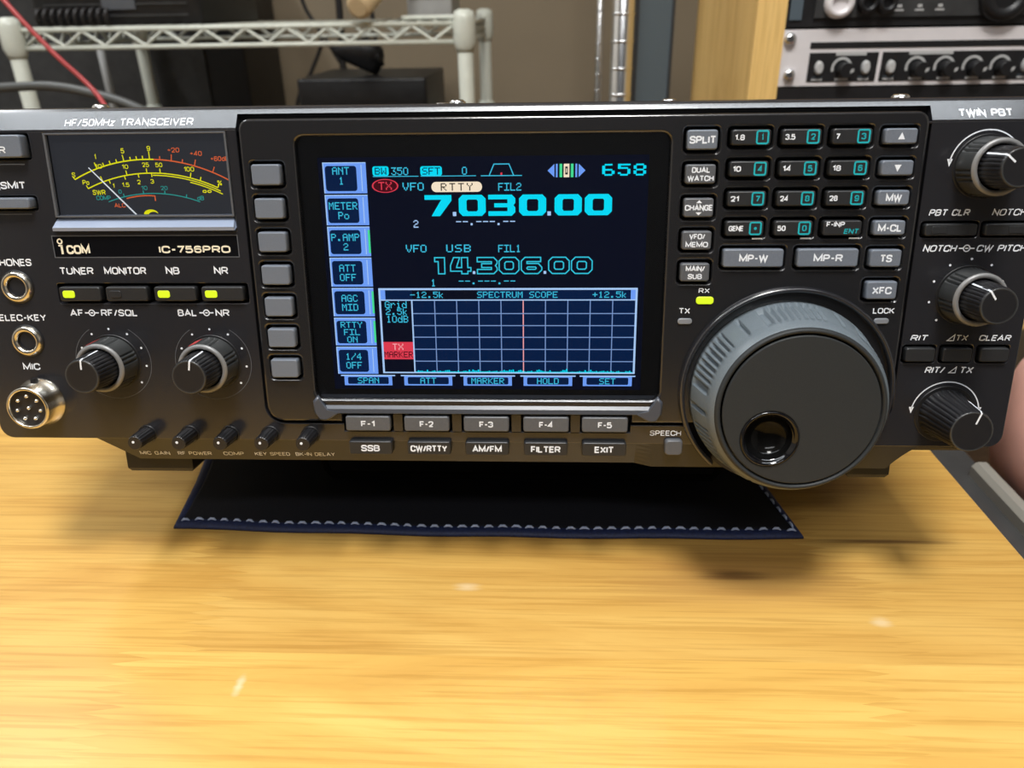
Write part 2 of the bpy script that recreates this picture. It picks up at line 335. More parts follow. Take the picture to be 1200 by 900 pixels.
def stroke_table():
    T = {}; w = .62
    S_ = lambda *p: (False, list(p))
    O = lambda *p: rounded(p); C = lambda *p: rounded(p, True)
    T['A'] = (.7, [S_((0, 0), (.35, 1), (.7, 0)), S_((.12, .32), (.58, .32))])
    T['B'] = (w, [S_((0, 0), (0, 1)), O((0, 1), (w - .04, 1), (w - .04, .53), (0, .53)), O((0, .53), (w, .53), (w, 0), (0, 0))])
    T['C'] = (w, [O((w, .68), (w, 1), (0, 1), (0, 0), (w, 0), (w, .32))])
    T['D'] = (w, [S_((0, 0), (0, 1)), O((0, 1), (w, 1), (w, 0), (0, 0))])
    T['E'] = (.52, [S_((.52, 1), (0, 1), (0, 0), (.52, 0)), S_((0, .52), (.46, .52))])
    T['F'] = (.5, [S_((.5, 1), (0, 1), (0, 0)), S_((0, .5), (.42, .5))])
    T['G'] = (w, [O((w, .7), (w, 1), (0, 1), (0, 0), (w, 0), (w, .46)), S_((w, .46), (.36, .46))])
    T['H'] = (w, [S_((0, 0), (0, 1)), S_((w, 0), (w, 1)), S_((0, .52), (w, .52))])
    T['I'] = (0.0, [S_((0, 0), (0, 1))])
    T['K'] = (w, [S_((0, 0), (0, 1)), S_((w, 1), (0, .4)), S_((.2, .58), (w, 0))])
    T['L'] = (.5, [S_((0, 1), (0, 0), (.5, 0))])
    T['M'] = (.8, [S_((0, 0), (0, 1), (.4, .12), (.8, 1), (.8, 0))])
    T['N'] = (w, [S_((0, 0), (0, 1), (w, 0), (w, 1))])
    T['O'] = (.68, [C((0, 0), (.68, 0), (.68, 1), (0, 1))])
    T['P'] = (.58, [S_((0, 0), (0, 1)), O((0, 1), (.58, 1), (.58, .45), (0, .45))])
    T['Q'] = (.68, [C((0, 0), (.68, 0), (.68, 1), (0, 1)), S_((.42, .25), (.72, -.04))])
    T['R'] = (w, [S_((0, 0), (0, 1)), O((0, 1), (w, 1), (w, .47), (0, .47)), S_((.34, .47), (w, 0))])
    T['S'] = (.58, [O((.58, .74), (.58, 1), (0, 1), (0, .53), (.58, .5), (.58, 0), (0, 0), (0, .26))])
    T['T'] = (.6, [S_((0, 1), (.6, 1)), S_((.3, 1), (.3, 0))])
    T['U'] = (w, [O((0, 1), (0, 0), (w, 0), (w, 1))])
    T['V'] = (.66, [S_((0, 1), (.33, 0), (.66, 1))])
    T['W'] = (.95, [S_((0, 1), (.24, 0), (.475, .9), (.71, 0), (.95, 1))])
    T['X'] = (.64, [S_((0, 1), (.64, 0)), S_((.64, 1), (0, 0))])
    T['Y'] = (.64, [S_((0, 1), (.32, .45), (.64, 1)), S_((.32, .45), (.32, 0))])
    T['Z'] = (.6, [S_((0, 1), (.6, 1), (0, 0), (.6, 0))])
    T['0'] = (.54, [C((0, 0), (.54, 0), (.54, 1), (0, 1))])
    T['1'] = (.24, [S_((0, .76), (.24, 1), (.24, 0))])
    T['2'] = (.54, [O((0, .72), (0, 1), (.54, 1), (.54, .55), (0, 0)), S_((0, 0), (.54, 0))])
    T['3'] = (.54, [O((0, .78), (0, 1), (.52, 1), (.52, .53), (.2, .53)), O((.2, .53), (.54, .53), (.54, 0), (0, 0), (0, .22))])
    T['4'] = (.58, [S_((.44, 0), (.44, 1), (0, .27), (.58, .27))])
    T['5'] = (.54, [S_((.5, 1), (.04, 1), (.0, .48)), O((0, .5), (.1, .63), (.54, .63), (.54, 0), (0, 0), (0, .22))])
    T['6'] = (.54, [C((0, 0), (.54, 0), (.54, .6), (0, .6)), O((.52, .8), (.5, 1), (0, 1), (0, .3))])
    T['7'] = (.52, [S_((0, 1), (.52, 1), (.18, 0))])
    T['8'] = (.54, [C((.03, .53), (.51, .53), (.51, 1), (.03, 1)), C((0, 0), (.54, 0), (.54, .53), (0, .53))])
    T['9'] = (.54, [C((0, .4), (.54, .4), (.54, 1), (0, 1)), O((.54, .7), (.54, 0), (.04, 0), (.02, .2))])
    T['/'] = (.34, [S_((0, 0), (.34, 1))])
    T['-'] = (.3, [S_((0, .46), (.3, .46))])
    T['+'] = (.5, [S_((0, .5), (.5, .5)), S_((.25, .25), (.25, .75))])
    T['.'] = (.05, [S_((.02, -.06), (.02, .1))])
    T['%'] = (.7, [S_((0, 0), (.7, 1)), C((0, .65), (.25, .65), (.25, 1), (0, 1)), C((.45, 0), (.7, 0), (.7, .35), (.45, .35))])
    T['z'] = (.42, [S_((0, .68), (.42, .68), (0, 0), (.42, 0))])
    T['o'] = (.5, [C((0, 0), (.5, 0), (.5, .7), (0, .7))])
    T['d'] = (.5, [C((0, 0), (.5, 0), (.5, .7), (0, .7)), S_((.5, 0), (.5, 1))])
    return T
STROKES = stroke_table()
def fill(loops, thick=0.0, bevel=0.0, res=2):
    """polygon with holes; flat, or a plate from z=0 to z=thick with bevelled rims"""
    cu = bpy.data.curves.new('p', 'CURVE'); cu.dimensions = '2D'
    for l in loops:
        sp = cu.splines.new('POLY'); sp.points.add(len(l) - 1)
        for i, p in enumerate(l): sp.points[i].co = (p[0], p[1], 0, 1)
        sp.use_cyclic_u = True
    cu.fill_mode = 'BOTH' if thick else 'FRONT'
    if thick:
        cu.extrude = thick / 2 - bevel; cu.bevel_depth = bevel; cu.offset = -bevel; cu.bevel_resolution = res
    vs, fs = curve_mesh(cu)
    return [(x, y, z + thick / 2) for x, y, z in vs], fs
def rrect(cu, cv, w, h, r=1.0, n=5):
    pts = []
    for (sx, sy, a) in ((1, -1, -PI / 2), (1, 1, 0), (-1, 1, PI / 2), (-1, -1, PI)):
        for i in range(n + 1):
            t = a + PI / 2 * i / n
            pts.append((cu + sx * (w / 2 - r) + r * math.cos(t), cv + sy * (h / 2 - r) + r * math.sin(t)))
    return pts
def box4(x0, x1, y0, y1, r=0.6): return rrect((x0 + x1) / 2, (y0 + y1) / 2, x1 - x0, y1 - y0, r)
def circ(x, y, r, n=32): return [(x + r * math.cos(2 * PI * i / n), y + r * math.sin(2 * PI * i / n)) for i in range(n)]
def arc(x, y, r, a0, a1, n=24): return [(x + r * math.cos(a0 + (a1 - a0) * i / n), y + r * math.sin(a0 + (a1 - a0) * i / n)) for i in range(n + 1)]
def thing(name, label, cat, loc=(0, 0, 0), group=None, rot=(0, 0, 0)):
    o = bpy.data.objects.new(name, None); COL.objects.link(o); o.location = loc; o.rotation_euler = rot; o['label'] = label; o['category'] = cat
    o.empty_display_size = 0.02
    if group: o['group'] = group
    return o

FONT = {}
for line_ in '''A 0E 11 11 1F 11 11 11|B 1E 11 11 1E 11 11 1E|C 0E 11 10 10 10 11 0E|D 1E 11 11 11 11 11 1E|E 1F 10 10 1E 10 10 1F|F 1F 10 10 1E 10 10 10
G 0E 11 10 17 11 11 0F|H 11 11 11 1F 11 11 11|I 1F 04 04 04 04 04 1F|K 11 12 14 18 14 12 11|L 10 10 10 10 10 10 1F|M 11 1B 15 15 11 11 11|N 11 19 15 13 11 11 11
O 0E 11 11 11 11 11 0E|P 1E 11 11 1E 10 10 10|R 1E 11 11 1E 14 12 11|S 0F 10 10 0E 01 01 1E|T 1F 04 04 04 04 04 04|U 11 11 11 11 11 11 0E|V 11 11 11 11 0A 0A 04|X 11 11 0A 04 0A 11 11|Y 11 11 0A 04 04 04 04|W 11 11 11 15 15 1B 11
0 0E 11 11 11 11 11 0E|1 04 0C 04 04 04 04 0E|2 0E 11 01 06 08 10 1F|3 1F 02 04 06 01 11 0E|4 02 06 0A 12 1F 02 02|5 1F 10 1E 01 01 11 0E|6 0E 10 10 1E 11 11 0E|7 1F 01 02 04 08 08 08|8 0E 11 11 0E 11 11 0E|9 0E 11 11 0F 01 01 0E
. 00 00 00 00 00 0C 0C|- 00 00 00 1F 00 00 00|+ 00 04 04 1F 04 04 00|/ 01 01 02 04 08 10 10|o 00 00 0E 11 11 11 0E|r 00 00 16 19 10 10 10|i 04 00 0C 04 04 04 0E|d 01 01 0D 13 11 11 0F|k 10 10 12 14 18 14 12'''.replace('\n', '|').split('|'):
    t_ = line_.split(' '); FONT[t_[0]] = [int(x, 16) for x in t_[1:]]

# ================================================================== ROOM
room = MB(); room.box(-1.9, 1.9, -2.3, 1.62, -0.05, 0.0, floorm); room.build('floor', kind='structure', scale=1)
b = MB(); b.box(-1.9, 1.9, -2.3, 1.62, 2.4, 2.45, ceilm); b.build('ceiling', kind='structure', scale=1)
b = MB(); b.box(-1.9, 1.9, 1.52, 1.62, 0, 2.4, wallm); b.build('wall_back', kind='structure', scale=1)
b = MB(); b.box(-1.9, -1.8, -2.3, 1.52, 0, 2.4, wallw); b.build('wall_left', kind='structure', scale=1)
b = MB(); b.box(1.8, 1.9, -2.3, 1.52, 0, 2.4, wallw); b.build('wall_right', kind='structure', scale=1)
b = MB(); b.box(-1.8, 1.8, -2.3, -2.2, 0, 2.4, walld); b.build('wall_front', kind='structure', scale=1)
for (x, y, sx_, sy_, W_, c_), lb in zip(LAMPS, ('square white ceiling light above the radio', 'long white ceiling light fixture left of the desk', 'added white fill light on the ceiling behind the viewer', 'added slim batten light on the ceiling, reflected in the top edge of the radio')):
    t = thing('ceiling_or_added_light', lb, 'ceiling light', (x, y, 2.4)); hx, hy = sx_ / 2, sy_ / 2
    b = MB(); b.box(-hx - .03, hx + .03, -hy - .03, hy + .03, -0.04, 0, ceilm); b.build('housing', t, scale=1)
    b = MB(); b.box(-hx, hx, -hy, hy, -0.055, -0.04, lampm); b.build('diffuser', t, scale=1)

# ================================================================== DESK
X1 = 212 * S
t = thing('wooden_desk', 'yellow-brown finger-jointed wooden desk under the radio', 'desk', (0, 0, 0))
b = MB()
pr = [(0, DZ - 0.022), (0, DZ - 0.0015), (0.0015, DZ)]
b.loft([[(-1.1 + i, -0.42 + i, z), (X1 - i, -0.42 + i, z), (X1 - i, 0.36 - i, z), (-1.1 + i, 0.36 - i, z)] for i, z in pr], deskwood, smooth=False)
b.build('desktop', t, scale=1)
for (x, y) in ((-1.05, -0.37), (X1 - 0.05, -0.37), (-1.05, 0.31), (X1 - 0.05, 0.31)):
    b = MB(); b.box(x - 0.025, x + 0.025, y - 0.025, y + 0.025, 0, DZ - 0.022, deskwood); b.build('leg', t, scale=1)

# ================================================================== MAT UNDER THE RADIO
t = thing('desk_mat', 'black and navy leather mat with pale stitching under the radio', 'mat', (0, 0, DZ))
def matx(v): return (-155 + (-4.5) * v / 45)          # left edge
Fy = lambda u: 21.5 - 3.2 * math.sin((u + 155) / 279 * PI) * -1 * 0 - 2.2 * math.sin((u + 155) / 279 * PI)   # front edge, y in units behind the panel
pts = []
front = [(-155 + 279 * i / 24, Fy(-155 + 279 * i / 24) + 2.0 * (1 - i / 24) + 0.4 * math.sin(i * 1.1)) for i in range(25)]
back = [(100 - 280 * i / 12, 165) for i in range(13)]
loop = front + [(118, 60), (110, 110)] + back + [(-170, 110), (-160, 60)]
def inset(l, d):
    n = len(l); out = []
    for i in range(n):
        a, p, c = Vector(l[i - 1]), Vector(l[i]), Vector(l[(i + 1) % n]); n1 = (p - a).normalized(); n2 = (c - p).normalized(); tt = (n1 + n2).normalized()
        q = p + Vector((-tt.y, tt.x)) * d; out.append((q.x, q.y))
    return out
b = MB()
l2 = inset(loop, 4.6)
b.loft([[(x, y, 0.1) for x, y in loop], [(x, y, 1.0) for x, y in loop], [(x, y, 1.9) for x, y in inset(loop, 0.8)], [(x, y, 2.5) for x, y in inset(loop, 2.6)], [(x, y, 2.3) for x, y in l2]], navyedge, True, False)
b.loft([[(x, y, 2.2) for x, y in l2], [(x, y, 2.6) for x, y in inset(loop, 5.8)]], navy, False, True)
b.build('pad', t)
b = MB()
ed = inset(loop, 3.9)[:27]
acc = 0; d_ = 0
for i in range(len(ed) - 1):
    a = Vector(ed[i]); c = Vector(ed[i + 1]); L_ = (c - a).length; dr = (c - a) / L_; nr = Vector((-dr.y, dr.x))
    while d_ < L_ - 2:
        p = a + dr * d_; q = p + dr * (3.9 + random.uniform(-.5, .5)); j = random.uniform(-.25, .25)
        b.tube([(p.x, p.y - j, 2.2), (p.x + (q.x - p.x) * .3, p.y + (q.y - p.y) * .3 + nr.y * .3 - j, 2.95), (p.x + (q.x - p.x) * .7, p.y + (q.y - p.y) * .7 + nr.y * .3, 2.95), (q.x, q.y, 2.2)], [.3, .6, .6, .3], stitchm, 6)
        d_ += 6.0
    d_ -= L_
b.build('stitching', t)

# ================================================================== RADIO
radio = thing('radio_transceiver', 'black HF radio transceiver with lit display propped up on a mat on the desk', 'radio', p2w((0, -83.83, -14.03)))
radio.rotation_euler = (-TILT, 0, 0)
def part(b, name, parent=radio, label=None): return b.build(name, parent, True, label)

UL, UR = -197.0, 178.0
# ---- body behind the front panel
b = MB(); b.box(UL + 1.5, UR - 1.5, -22.0, 96.6, -305, -9, cover); part(b, 'case_body')
for (x, w) in ((-147, -16), (-19, -16), (133, -16), (-26, -30), (56, -24), (150, -40)):
    b = MB()
    vs = [[(x + r * math.cos(2 * PI * j / 16), h, w + r * math.sin(2 * PI * j / 16)) for j in range(16)] for r, h in ((3, 96.6), (3, 98.2), (2.2, 99.0))]
    b.loft(vs, chrome, False, True); part(b, 'screw')
# ---- front panel with all its openings
BZ = (-91.3, 136.0, -14.3, 92.7)           # centre bezel u0,u1,v0,v1
SLOT = (-63.2, 43.6, -18.6, -11.2)
def bez_opening(g):
    u0, u1, v0, v1 = BZ[0] - g, BZ[1] + g, BZ[2] - g, BZ[3] + g
    r = 6 + g; P = []
    P += [(u0 + r + r * math.cos(a), v0 + r + r * math.sin(a)) for a in [PI + PI / 2 * i / 6 for i in range(7)]]
    P += [(SLOT[0], v0), (SLOT[0], SLOT[2]), (SLOT[1], SLOT[2]), (SLOT[1], v0)]
    P += [(u1 - r + r * math.cos(a), v0 + r + r * math.sin(a)) for a in [-PI / 2 + PI / 2 * i / 6 for i in range(7)]]
    r = 4 + g
    P += [(u1 - r + r * math.cos(a), v1 - r + r * math.sin(a)) for a in [PI / 2 * i / 6 for i in range(7)]]
    P += [(u0 + r + r * math.cos(a), v1 - r + r * math.sin(a)) for a in [PI / 2 + PI / 2 * i / 6 for i in range(7)]]
    return P
out = []
for (x, y, r, a) in ((UL + 5, -17.4, 5, PI), (UR - 5, -18.4, 5, -PI / 2)):
    out += [(x + r * math.cos(a + PI / 2 * i / 5), y + r * math.sin(a + PI / 2 * i / 5)) for i in range(6)]
    if a == PI: out += [(-150, -22.4), (150, -23.4)]
op = bez_opening(1.4)                        # the bezel's opening breaks through the upper edge of the flat panel
below = [p for p in op if p[1] < 89]
right_side = [p for p in below if p[0] > 100]; 
out += [(UR, 89.6), (BZ[1] + 1.4, 89.6)] + below[::-1] + [(BZ[0] - 1.4, 89.6), (UL, 89.6)]
MW = (-159.2, -96.6, 61.0, 88.4)           # meter window
METH = [(-160.6, 55.8), (-96.2, 55.8), (-96.2, 88.9), (-160.2, 88.9)]
holes = [METH, box4(-164.5, -94.4, 30.0, 37.2, .8),
         box4(-192.2, -165.3, 80.2, 89.2, 1.2), box4(-192.2, -166.2, 63.1, 68.2, 1),
         box4(138.4, 157.4, 52.2, 57.6, 1), box4(158.3, 175.8, 52.2, 57.6, 1),
         box4(138.0, 149.6, 8.4, 14.9, 1), box4(150.8, 162.2, 8.4, 14.9, 1), box4(163.6, 174.8, 8.4, 14.9, 1)]
b = MB()
vs, fs = fill([out] + holes, 9.0, 0.35, 1)
b.add([(x, y, z - 9.0) for x, y, z in vs], fs, case)
b.rect(UL + 2, -22, UR - 2, 95.5, -5.5, black)                        # dark floor behind the openings
# sloping top strip that carries the maker's line of lettering
def strip(u0, u1, pr):
    b.loft([[(u, v, w) for v, w in pr] for u in (u0, u1)], case, True, True, False)
tail = [(96.0, -3.9), (96.8, -4.6), (97.2, -5.6), (97.2, -9.0)]
strip(UL, BZ[0] - 1.4, [(89.6, 0.0), (90.0, -0.1), (95.4, -3.5)] + tail + [(89.6, -9.0)])
strip(BZ[1] + 1.4, UR, [(89.6, 0.0), (90.0, -0.1), (95.4, -3.5)] + tail + [(89.6, -9.0)])
strip(BZ[0] - 1.4, BZ[1] + 1.4, [(94.5, -2.93), (95.4, -3.5)] + tail + [(94.5, -9.0)])
tz = lambda v: (-0.1 - 3.4 * (v - 90.0) / 5.4) + 0.09
b.text('HF/50MHz', -143.6, 92.2, 17.5, 2.5, 0, leg_w, .01, zf=tz); b.text('TRANSCEIVER', -120.3, 92.2, 25.6, 2.5, 0, leg_w, .01, zf=tz)
b.text('TWIN PBT', 154.5, 92.1, 17.2, 2.5, 0, leg_w, .035, zf=tz)
E = 0.07
def lab(s_, cx, cy, w, h, bold=.012, shear=0, m=None): b.text(s_, cx, cy, w, h, E, m or leg_w, bold, shear)
lab('TRANSMIT', -179.3, 71.7, 20, 2.5, .02); lab('PHONES', -179.5, 44.9, 14.2, 2.6); lab('ELEC-KEY', -179.6, 24.7, 17.8, 2.5); lab('MIC', -179.8, 6.1, 6.5, 2.6)
lab('TUNER', -156.3, 41.8, 12.5, 2.6); lab('MONITOR', -138.4, 41.8, 15.4, 2.6); lab('NB', -121, 41.8, 5, 2.6); lab('NR', -103.4, 41.8, 5.1, 2.6)
def ring_sym(cx, cy):
    b.flat(fill_ring, leg_w, cx, cy, E); b.rect(cx - 2.6, cy - .22, cx - 1.2, cy + .22, E, leg_w); b.rect(cx + 1.2, cy - .22, cx + 2.6, cy + .22, E, leg_w); b.rect(cx - .5, cy - .22, cx + .5, cy + .22, E, leg_w)
vs, fs = fill([circ(0, 0, 1.25, 20), circ(0, 0, .85, 20)]); fill_ring = ([(x, y) for x, y, z in vs], fs)
lab('AF', -158.9, 26.5, 5, 2.5); ring_sym(-153.2, 26.5); lab('RF/SQL', -143, 26.5, 13.6, 2.5)
lab('BAL', -117.7, 26.5, 7, 2.5); ring_sym(-110.6, 26.5); lab('NR', -104.7, 26.5, 5.1, 2.5)
lab('PBT CLR', 147.2, 60.5, 13.2, 2.2, .012, .2); lab('NOTCH', 166.8, 60.5, 11, 2.2, .0, .2)
lab('NOTCH', 145.8, 48.6, 11, 2.3, .012, .2); ring_sym(154.6, 48.6); lab('CW PITCH', 166.2, 48.6, 16.4, 2.3, .012, .2)
lab('RIT', 143.3, 17.5, 5.8, 2.1, .02, .2); lab('TX', 157.8, 17.5, 4.1, 2.1, .0, .2); lab('CLEAR', 169.2, 17.5, 10.7, 2.1, .012, .2)
def tri(cx, cy): b.line([(cx - 1.1, cy - 1), (cx + 1.1, cy - 1), (cx + 1.3, cy + 1.1)], .3, E, leg_w, True)
tri(154, 17.5)
lab('RIT/', 150.3, 5.8, 6.6, 2.4, .012, .2); tri(156.3, 5.8); lab('TX', 161.2, 5.8, 4.6, 2.4, .012, .2)
lab('SPEECH', 56.6, -18.7, 11.4, 2.0, -.004)
# name plate outline and lettering
PL = (-163.2, -96.2, 46.6, 54.2)
b.line([(PL[0], PL[2]), (PL[1], PL[2]), (PL[1], PL[3]), (PL[0], PL[3])], .35, E, keyd, True)
b.rect(PL[0] + .2, PL[2] + .2, PL[1] - .2, PL[3] - .2, E * .6, gloss)
lab('COM', -154.3, 49.4, 8.6, 3.2, .03, 0, leg_c)
b.rect(-160.6, 47.8, -159.8, 51.0, E, leg_c); b.rect(-161.3, 50.5, -159.9, 51.1, E, leg_c)
vs, fs = fill([circ(-160.6, 52.3, 1.05, 20), circ(-160.6, 52.3, .55, 20)]); b.add([(x, y, E) for x, y, z in vs], fs, leg_c)
lab('IC-756PRO', -112, 49.3, 25.8, 2.6, .03, 0, leg_c)
# scale dots and arcs round the knobs
def dots(cx, cy, r, a0, a1, n):
    for i in range(n):
        a = math.radians(a0 + (a1 - a0) * i / (n - 1)); b.poly(circ(cx + r * math.cos(a), cy + r * math.sin(a), .42, 10), E, leg_w)
KN = {'af': (-148.0, 8.1), 'bal': (-110.3, 8.0), 'notch': (156.9, 32.6), 'twin': (156.2, 75.2), 'rit': (155.9, -10.6)}
for k in ('af', 'bal'):
    dots(*KN[k], 12.4, 220, -40, 9 if k == 'af' else 9)
    b.line(arc(*KN[k], 14.2, -PI / 2 - 2.6, -PI / 2 + 2.6 + 0, 50), .22, E, keyd)
dots(*KN['notch'], 12.4, 225, -45, 9)
for k, r in (('twin', 11.6), ('rit', 12.0)):
    b.line(arc(*KN[k], r, math.radians(8), math.radians(172), 30), .42, E, leg_w)
    for sg in (1, -1):
        x = KN[k][0] + sg * r * .99; y = KN[k][1] + r * .14
        b.poly([(x - .9, y + .9), (x, y - 1.6), (x + .9, y + .9)][::-1] if True else [], E, leg_w)
# groove highlights below the power and transmit keys, painted as grey lines
b.rect(-194, 78.6, -168.2, 78.95, E, keyg); b.rect(-194, 61.7, -168.8, 62.0, E, keyd)
part(b, 'front_panel')

# ---- chin under the panel: slopes back, carries the small controls
b = MB()
def chin_loop(t):                           # outline between v=-22 (t=0) and v=-33 (t=1): list of (u, v, w)
    vl = -22.0 - 10.6 * t
    u0 = -160.0 + 13.5 * t
    u1 = 154 - 15.5 * t ** 0.55
    return u0, u1, vl, -5.0 * t
loops = []
for i in range(7):
    tt = i / 6; u0, u1, v, w = chin_loop(tt); loops.append([(u0, v, w), (-62, v, w), (46, v, w), (52, v, w * .25 if tt else 0), (u1, v, w * .25), (u1, v, -12), (u0, v, -12)])
b.loft(loops, chinm, True, True, False)
zc = lambda v: -5.0 * (-22.0 - v) / 10.6 + .09
for s_, cx, w in (('MIC GAIN', -139.6, 11.8), ('RF POWER', -123.8, 13.3), ('COMP', -108.4, 8), ('KEY SPEED', -93.2, 13.7), ('BK-IN DELAY', -76.4, 15.3)):
    b.text(s_, cx, -29.6, w, 1.7, 0, leg_w, -.008, zf=zc)
part(b, 'chin')
# ---- feet and wire stand
for (x0, x1) in ((-157, -130), (129.5, 145.5)):
    b = MB(); b.loft([[(x0 + i, y, -13 - i), (x1 - i, y, -13 - i), (x1 - i, y, -36 + i), (x0 + i, y, -36 + i)] for i, y in ((0, -22.0), (0, -40.0), (1, -41.6))], black, smooth=False); part(b, 'foot')
b = MB(); b.loft([[(152 + i, y, -14 - i), (174 - i, y, -14 - i), (174 - i, y, -34 + i), (152 + i, y, -34 + i)] for i, y in ((0, -22.0), (0, -29.0), (1, -30.5))], black, smooth=False); part(b, 'corner_foot')
for x in (-150, 140):
    b = MB(); b.loft([[(x + 9 * math.cos(a), y, -290 + 9 * math.sin(a)) for a in [2 * PI * i / 20 for i in range(20)]] for y in (-22.0, -35.8)], black); part(b, 'foot')
b = MB()
wst = -75.0; vst = (-85 + 4.6 - wst * ST) / CT
b.tube([(-95, -22.5, -50), (-95, vst + 4, wst), (-92, vst, wst), (92, vst, wst), (95, vst + 4, wst), (95, -22.5, -50)], 1.9, rubber, 10)
part(b, 'wire_stand')

# ---- centre bezel
DH = (-72.6, 53.4, -5.6, 87.0)              # display opening
KEYS = []                                   # name, u, v, W, H, height, material, legend drawer, label
def legend(*rows):
    def f(b, u, v, W, H, z):
        n = len(rows)
        for i, r in enumerate(rows):
            s_, wf, hf = r; b.text(s_, u, v + ((n - 1) / 2 - i) * H * .42, W * wf * 1.08, hf * (1.22 if n == 1 else 1.08), z, leg_w, .025)
    return f
for i in range(7):
    KEYS.append(('soft_key', -82.7, 74.6 - 11.35 * i + (0.15 if i in (1, 2) else 0), 10.0, 7.0, 3.6, keyg, None, 'plain grey key beside the left edge of the display'))
for i, (rows, nm) in enumerate(((((('SPLIT', .8, 2.0),)), 'SPLIT'), ((('DUAL', .56, 1.7), ('WATCH', .8, 1.7)), 'DUAL WATCH'), ((('CHANGE', .86, 1.6),), 'CHANGE'), ((('VFO/', .5, 1.7), ('MEMO', .7, 1.7)), 'VFO/MEMO'), ((('MAIN/', .6, 1.7), ('SUB', .45, 1.7)), 'MAIN/SUB'))):
    lg = legend(*rows)
    if nm == 'CHANGE':
        def lg(b, u, v, W, H, z, l0=legend(*rows)):
            l0(b, u, v, W, H, z); b.poly([(u - 1, v + 1.5), (u + 1, v + 1.5), (u, v + 2.5)], z, leg_w); b.poly([(u - 1, v - 1.5), (u, v - 2.5), (u + 1, v - 1.5)], z, leg_w)
    KEYS.append(('mode_switch', 63.3, 84.5 - 10.85 * i, 10.0, 6.4, 3.4, keyd if i else keyg, lg, 'small grey key marked ' + nm))
BAND = [['1.8', '3.5', '7'], ['10', '14', '18'], ['21', '24', '28'], ['GENE', '50', 'F-INP']]
RV = [85.1, 75.2, 65.6, 55.9]; CU = [79.0, 95.2, 111.3]
for r in range(4):
    for c in range(3):
        s_ = BAND[r][c]; dg_ = str(r * 3 + c + 1) if r < 3 else ('.', '0', 'ENT')[c]
        def lg(b, u, v, W, H, z, s_=s_, dg_=dg_):
            wl = {1: 1.3, 2: 2.7, 3: 3.2, 4: 5.0, 5: 6.0}[len(s_)]
            if s_ == 'F-INP':
                b.text(s_, u - 2.4, v + 1.2, wl, 1.7, z, leg_w, .02); b.text('ENT', u + 3.0, v - 1.1, 4.8, 1.7, z, leg_t, .02, .15)
            else:
                b.text(s_, u - W / 2 + 1.0 + wl / 2, v, wl, 1.8, z, leg_w, .025)
                q = u + W / 2 - 2.9
                b.line(rrect(q, v, 3.6, 3.9, .6), .55, z, leg_t, True)
                if dg_ == '.': b.poly(circ(q, v, .5, 10), z, leg_t)
                else: b.text(dg_, q, v, 1.5 if dg_ != '1' else .6, 2.0, z, leg_t, .02)
        KEYS.append(('band_key', CU[c], RV[r], 12.8, 5.1, 3.4, keyb, lg, 'dark key marked %s and %s' % (s_, 'point' if dg_ == '.' else dg_)))
for u, s_ in ((82.7, 'MP-W'), (107.6, 'MP-R')):
    KEYS.append(('memo_pad_key', u, 45.9, 20.4, 6.3, 3.4, keyg, legend((s_, .44, 2.1)), 'wide grey key marked ' + s_))
def tri_leg(up):
    def f(b, u, v, W, H, z):
        b.poly([(u - 1.1, v - 1), (u + 1.1, v - 1), (u, v + 1.2)] if up else [(u - 1.1, v + 1), (u, v - 1.2), (u + 1.1, v + 1)], z, leg_w)
    return f
for v, H, lg, nm in ((85.0, 5.0, tri_leg(1), 'with an up arrow'), (75.1, 5.0, tri_leg(0), 'with a down arrow'), (65.6, 5.0, legend(('MW', .46, 2.0)), 'marked MW'), (55.8, 5.0, legend(('M-CL', .7, 2.0)), 'marked M-CL'), (45.7, 6.0, legend(('TS', .36, 2.1)), 'marked TS'), (34.8, 6.3, legend(('XFC', .58, 2.1)), 'marked XFC')):
    KEYS.append(('memory_key', 126.8, v, 10.4, H, 3.4, keyg, lg, 'grey key ' + nm))
b = MB()
hl = [rrect((DH[0] + DH[1]) / 2, (DH[2] + DH[3]) / 2, DH[1] - DH[0], DH[3] - DH[2], 3.2, 6)]
hl += [rrect(u, v, W + 1.7, H + 1.7, 1.3) for (_, u, v, W, H, *_r) in KEYS]
bo = [p for p in bez_opening(0)]
# the bezel itself has no slot tongue: it ends above the function keys
bo = [((x, SLOT[3]) if abs(y - SLOT[2]) < 1e-6 else (x, y)) for x, y in bo]
vs, fs = fill([bo] + hl, 7.0, 0.95, 4)
b.add([(x, y, z - 5.2) for x, y, z in vs], fs, bezel_m)
# panel lettering printed on the bezel
z0 = 1.88
b.text('RX', 67.1, 34.6, 3.8, 1.7, z0, leg_w); b.text('TX', 60.7, 27.5, 3.9, 2.0, z0, leg_w); b.text('LOCK', 129.0, 27.5, 7.3, 2.0, z0, leg_w)
for c in range(3):
    b.rect(CU[c] + 3, 52.1, CU[c] + 6.5, 52.6, z0, leg_w)
part(b, 'display_bezel')
for (u, v, W, H, m, lb) in ((67.5, 31.2, 6.0, 2.6, grn, 'glowing green receive lamp'), (61, 23.8, 5.0, 2.1, lampoff, 'unlit transmit lamp'), (128.6, 23.9, 5.0, 2.0, lampoff, 'unlit lock lamp')):
    b = MB(); b.loft([[(x, y, z) for x, y in rrect(u, v, W - i, H - i, min(1, H / 2 - .1 - i / 2))] for i, z in ((0, 1.5), (0, 2.1), (.5, 2.35))], m); part(b, 'indicator_lamp', label=lb)
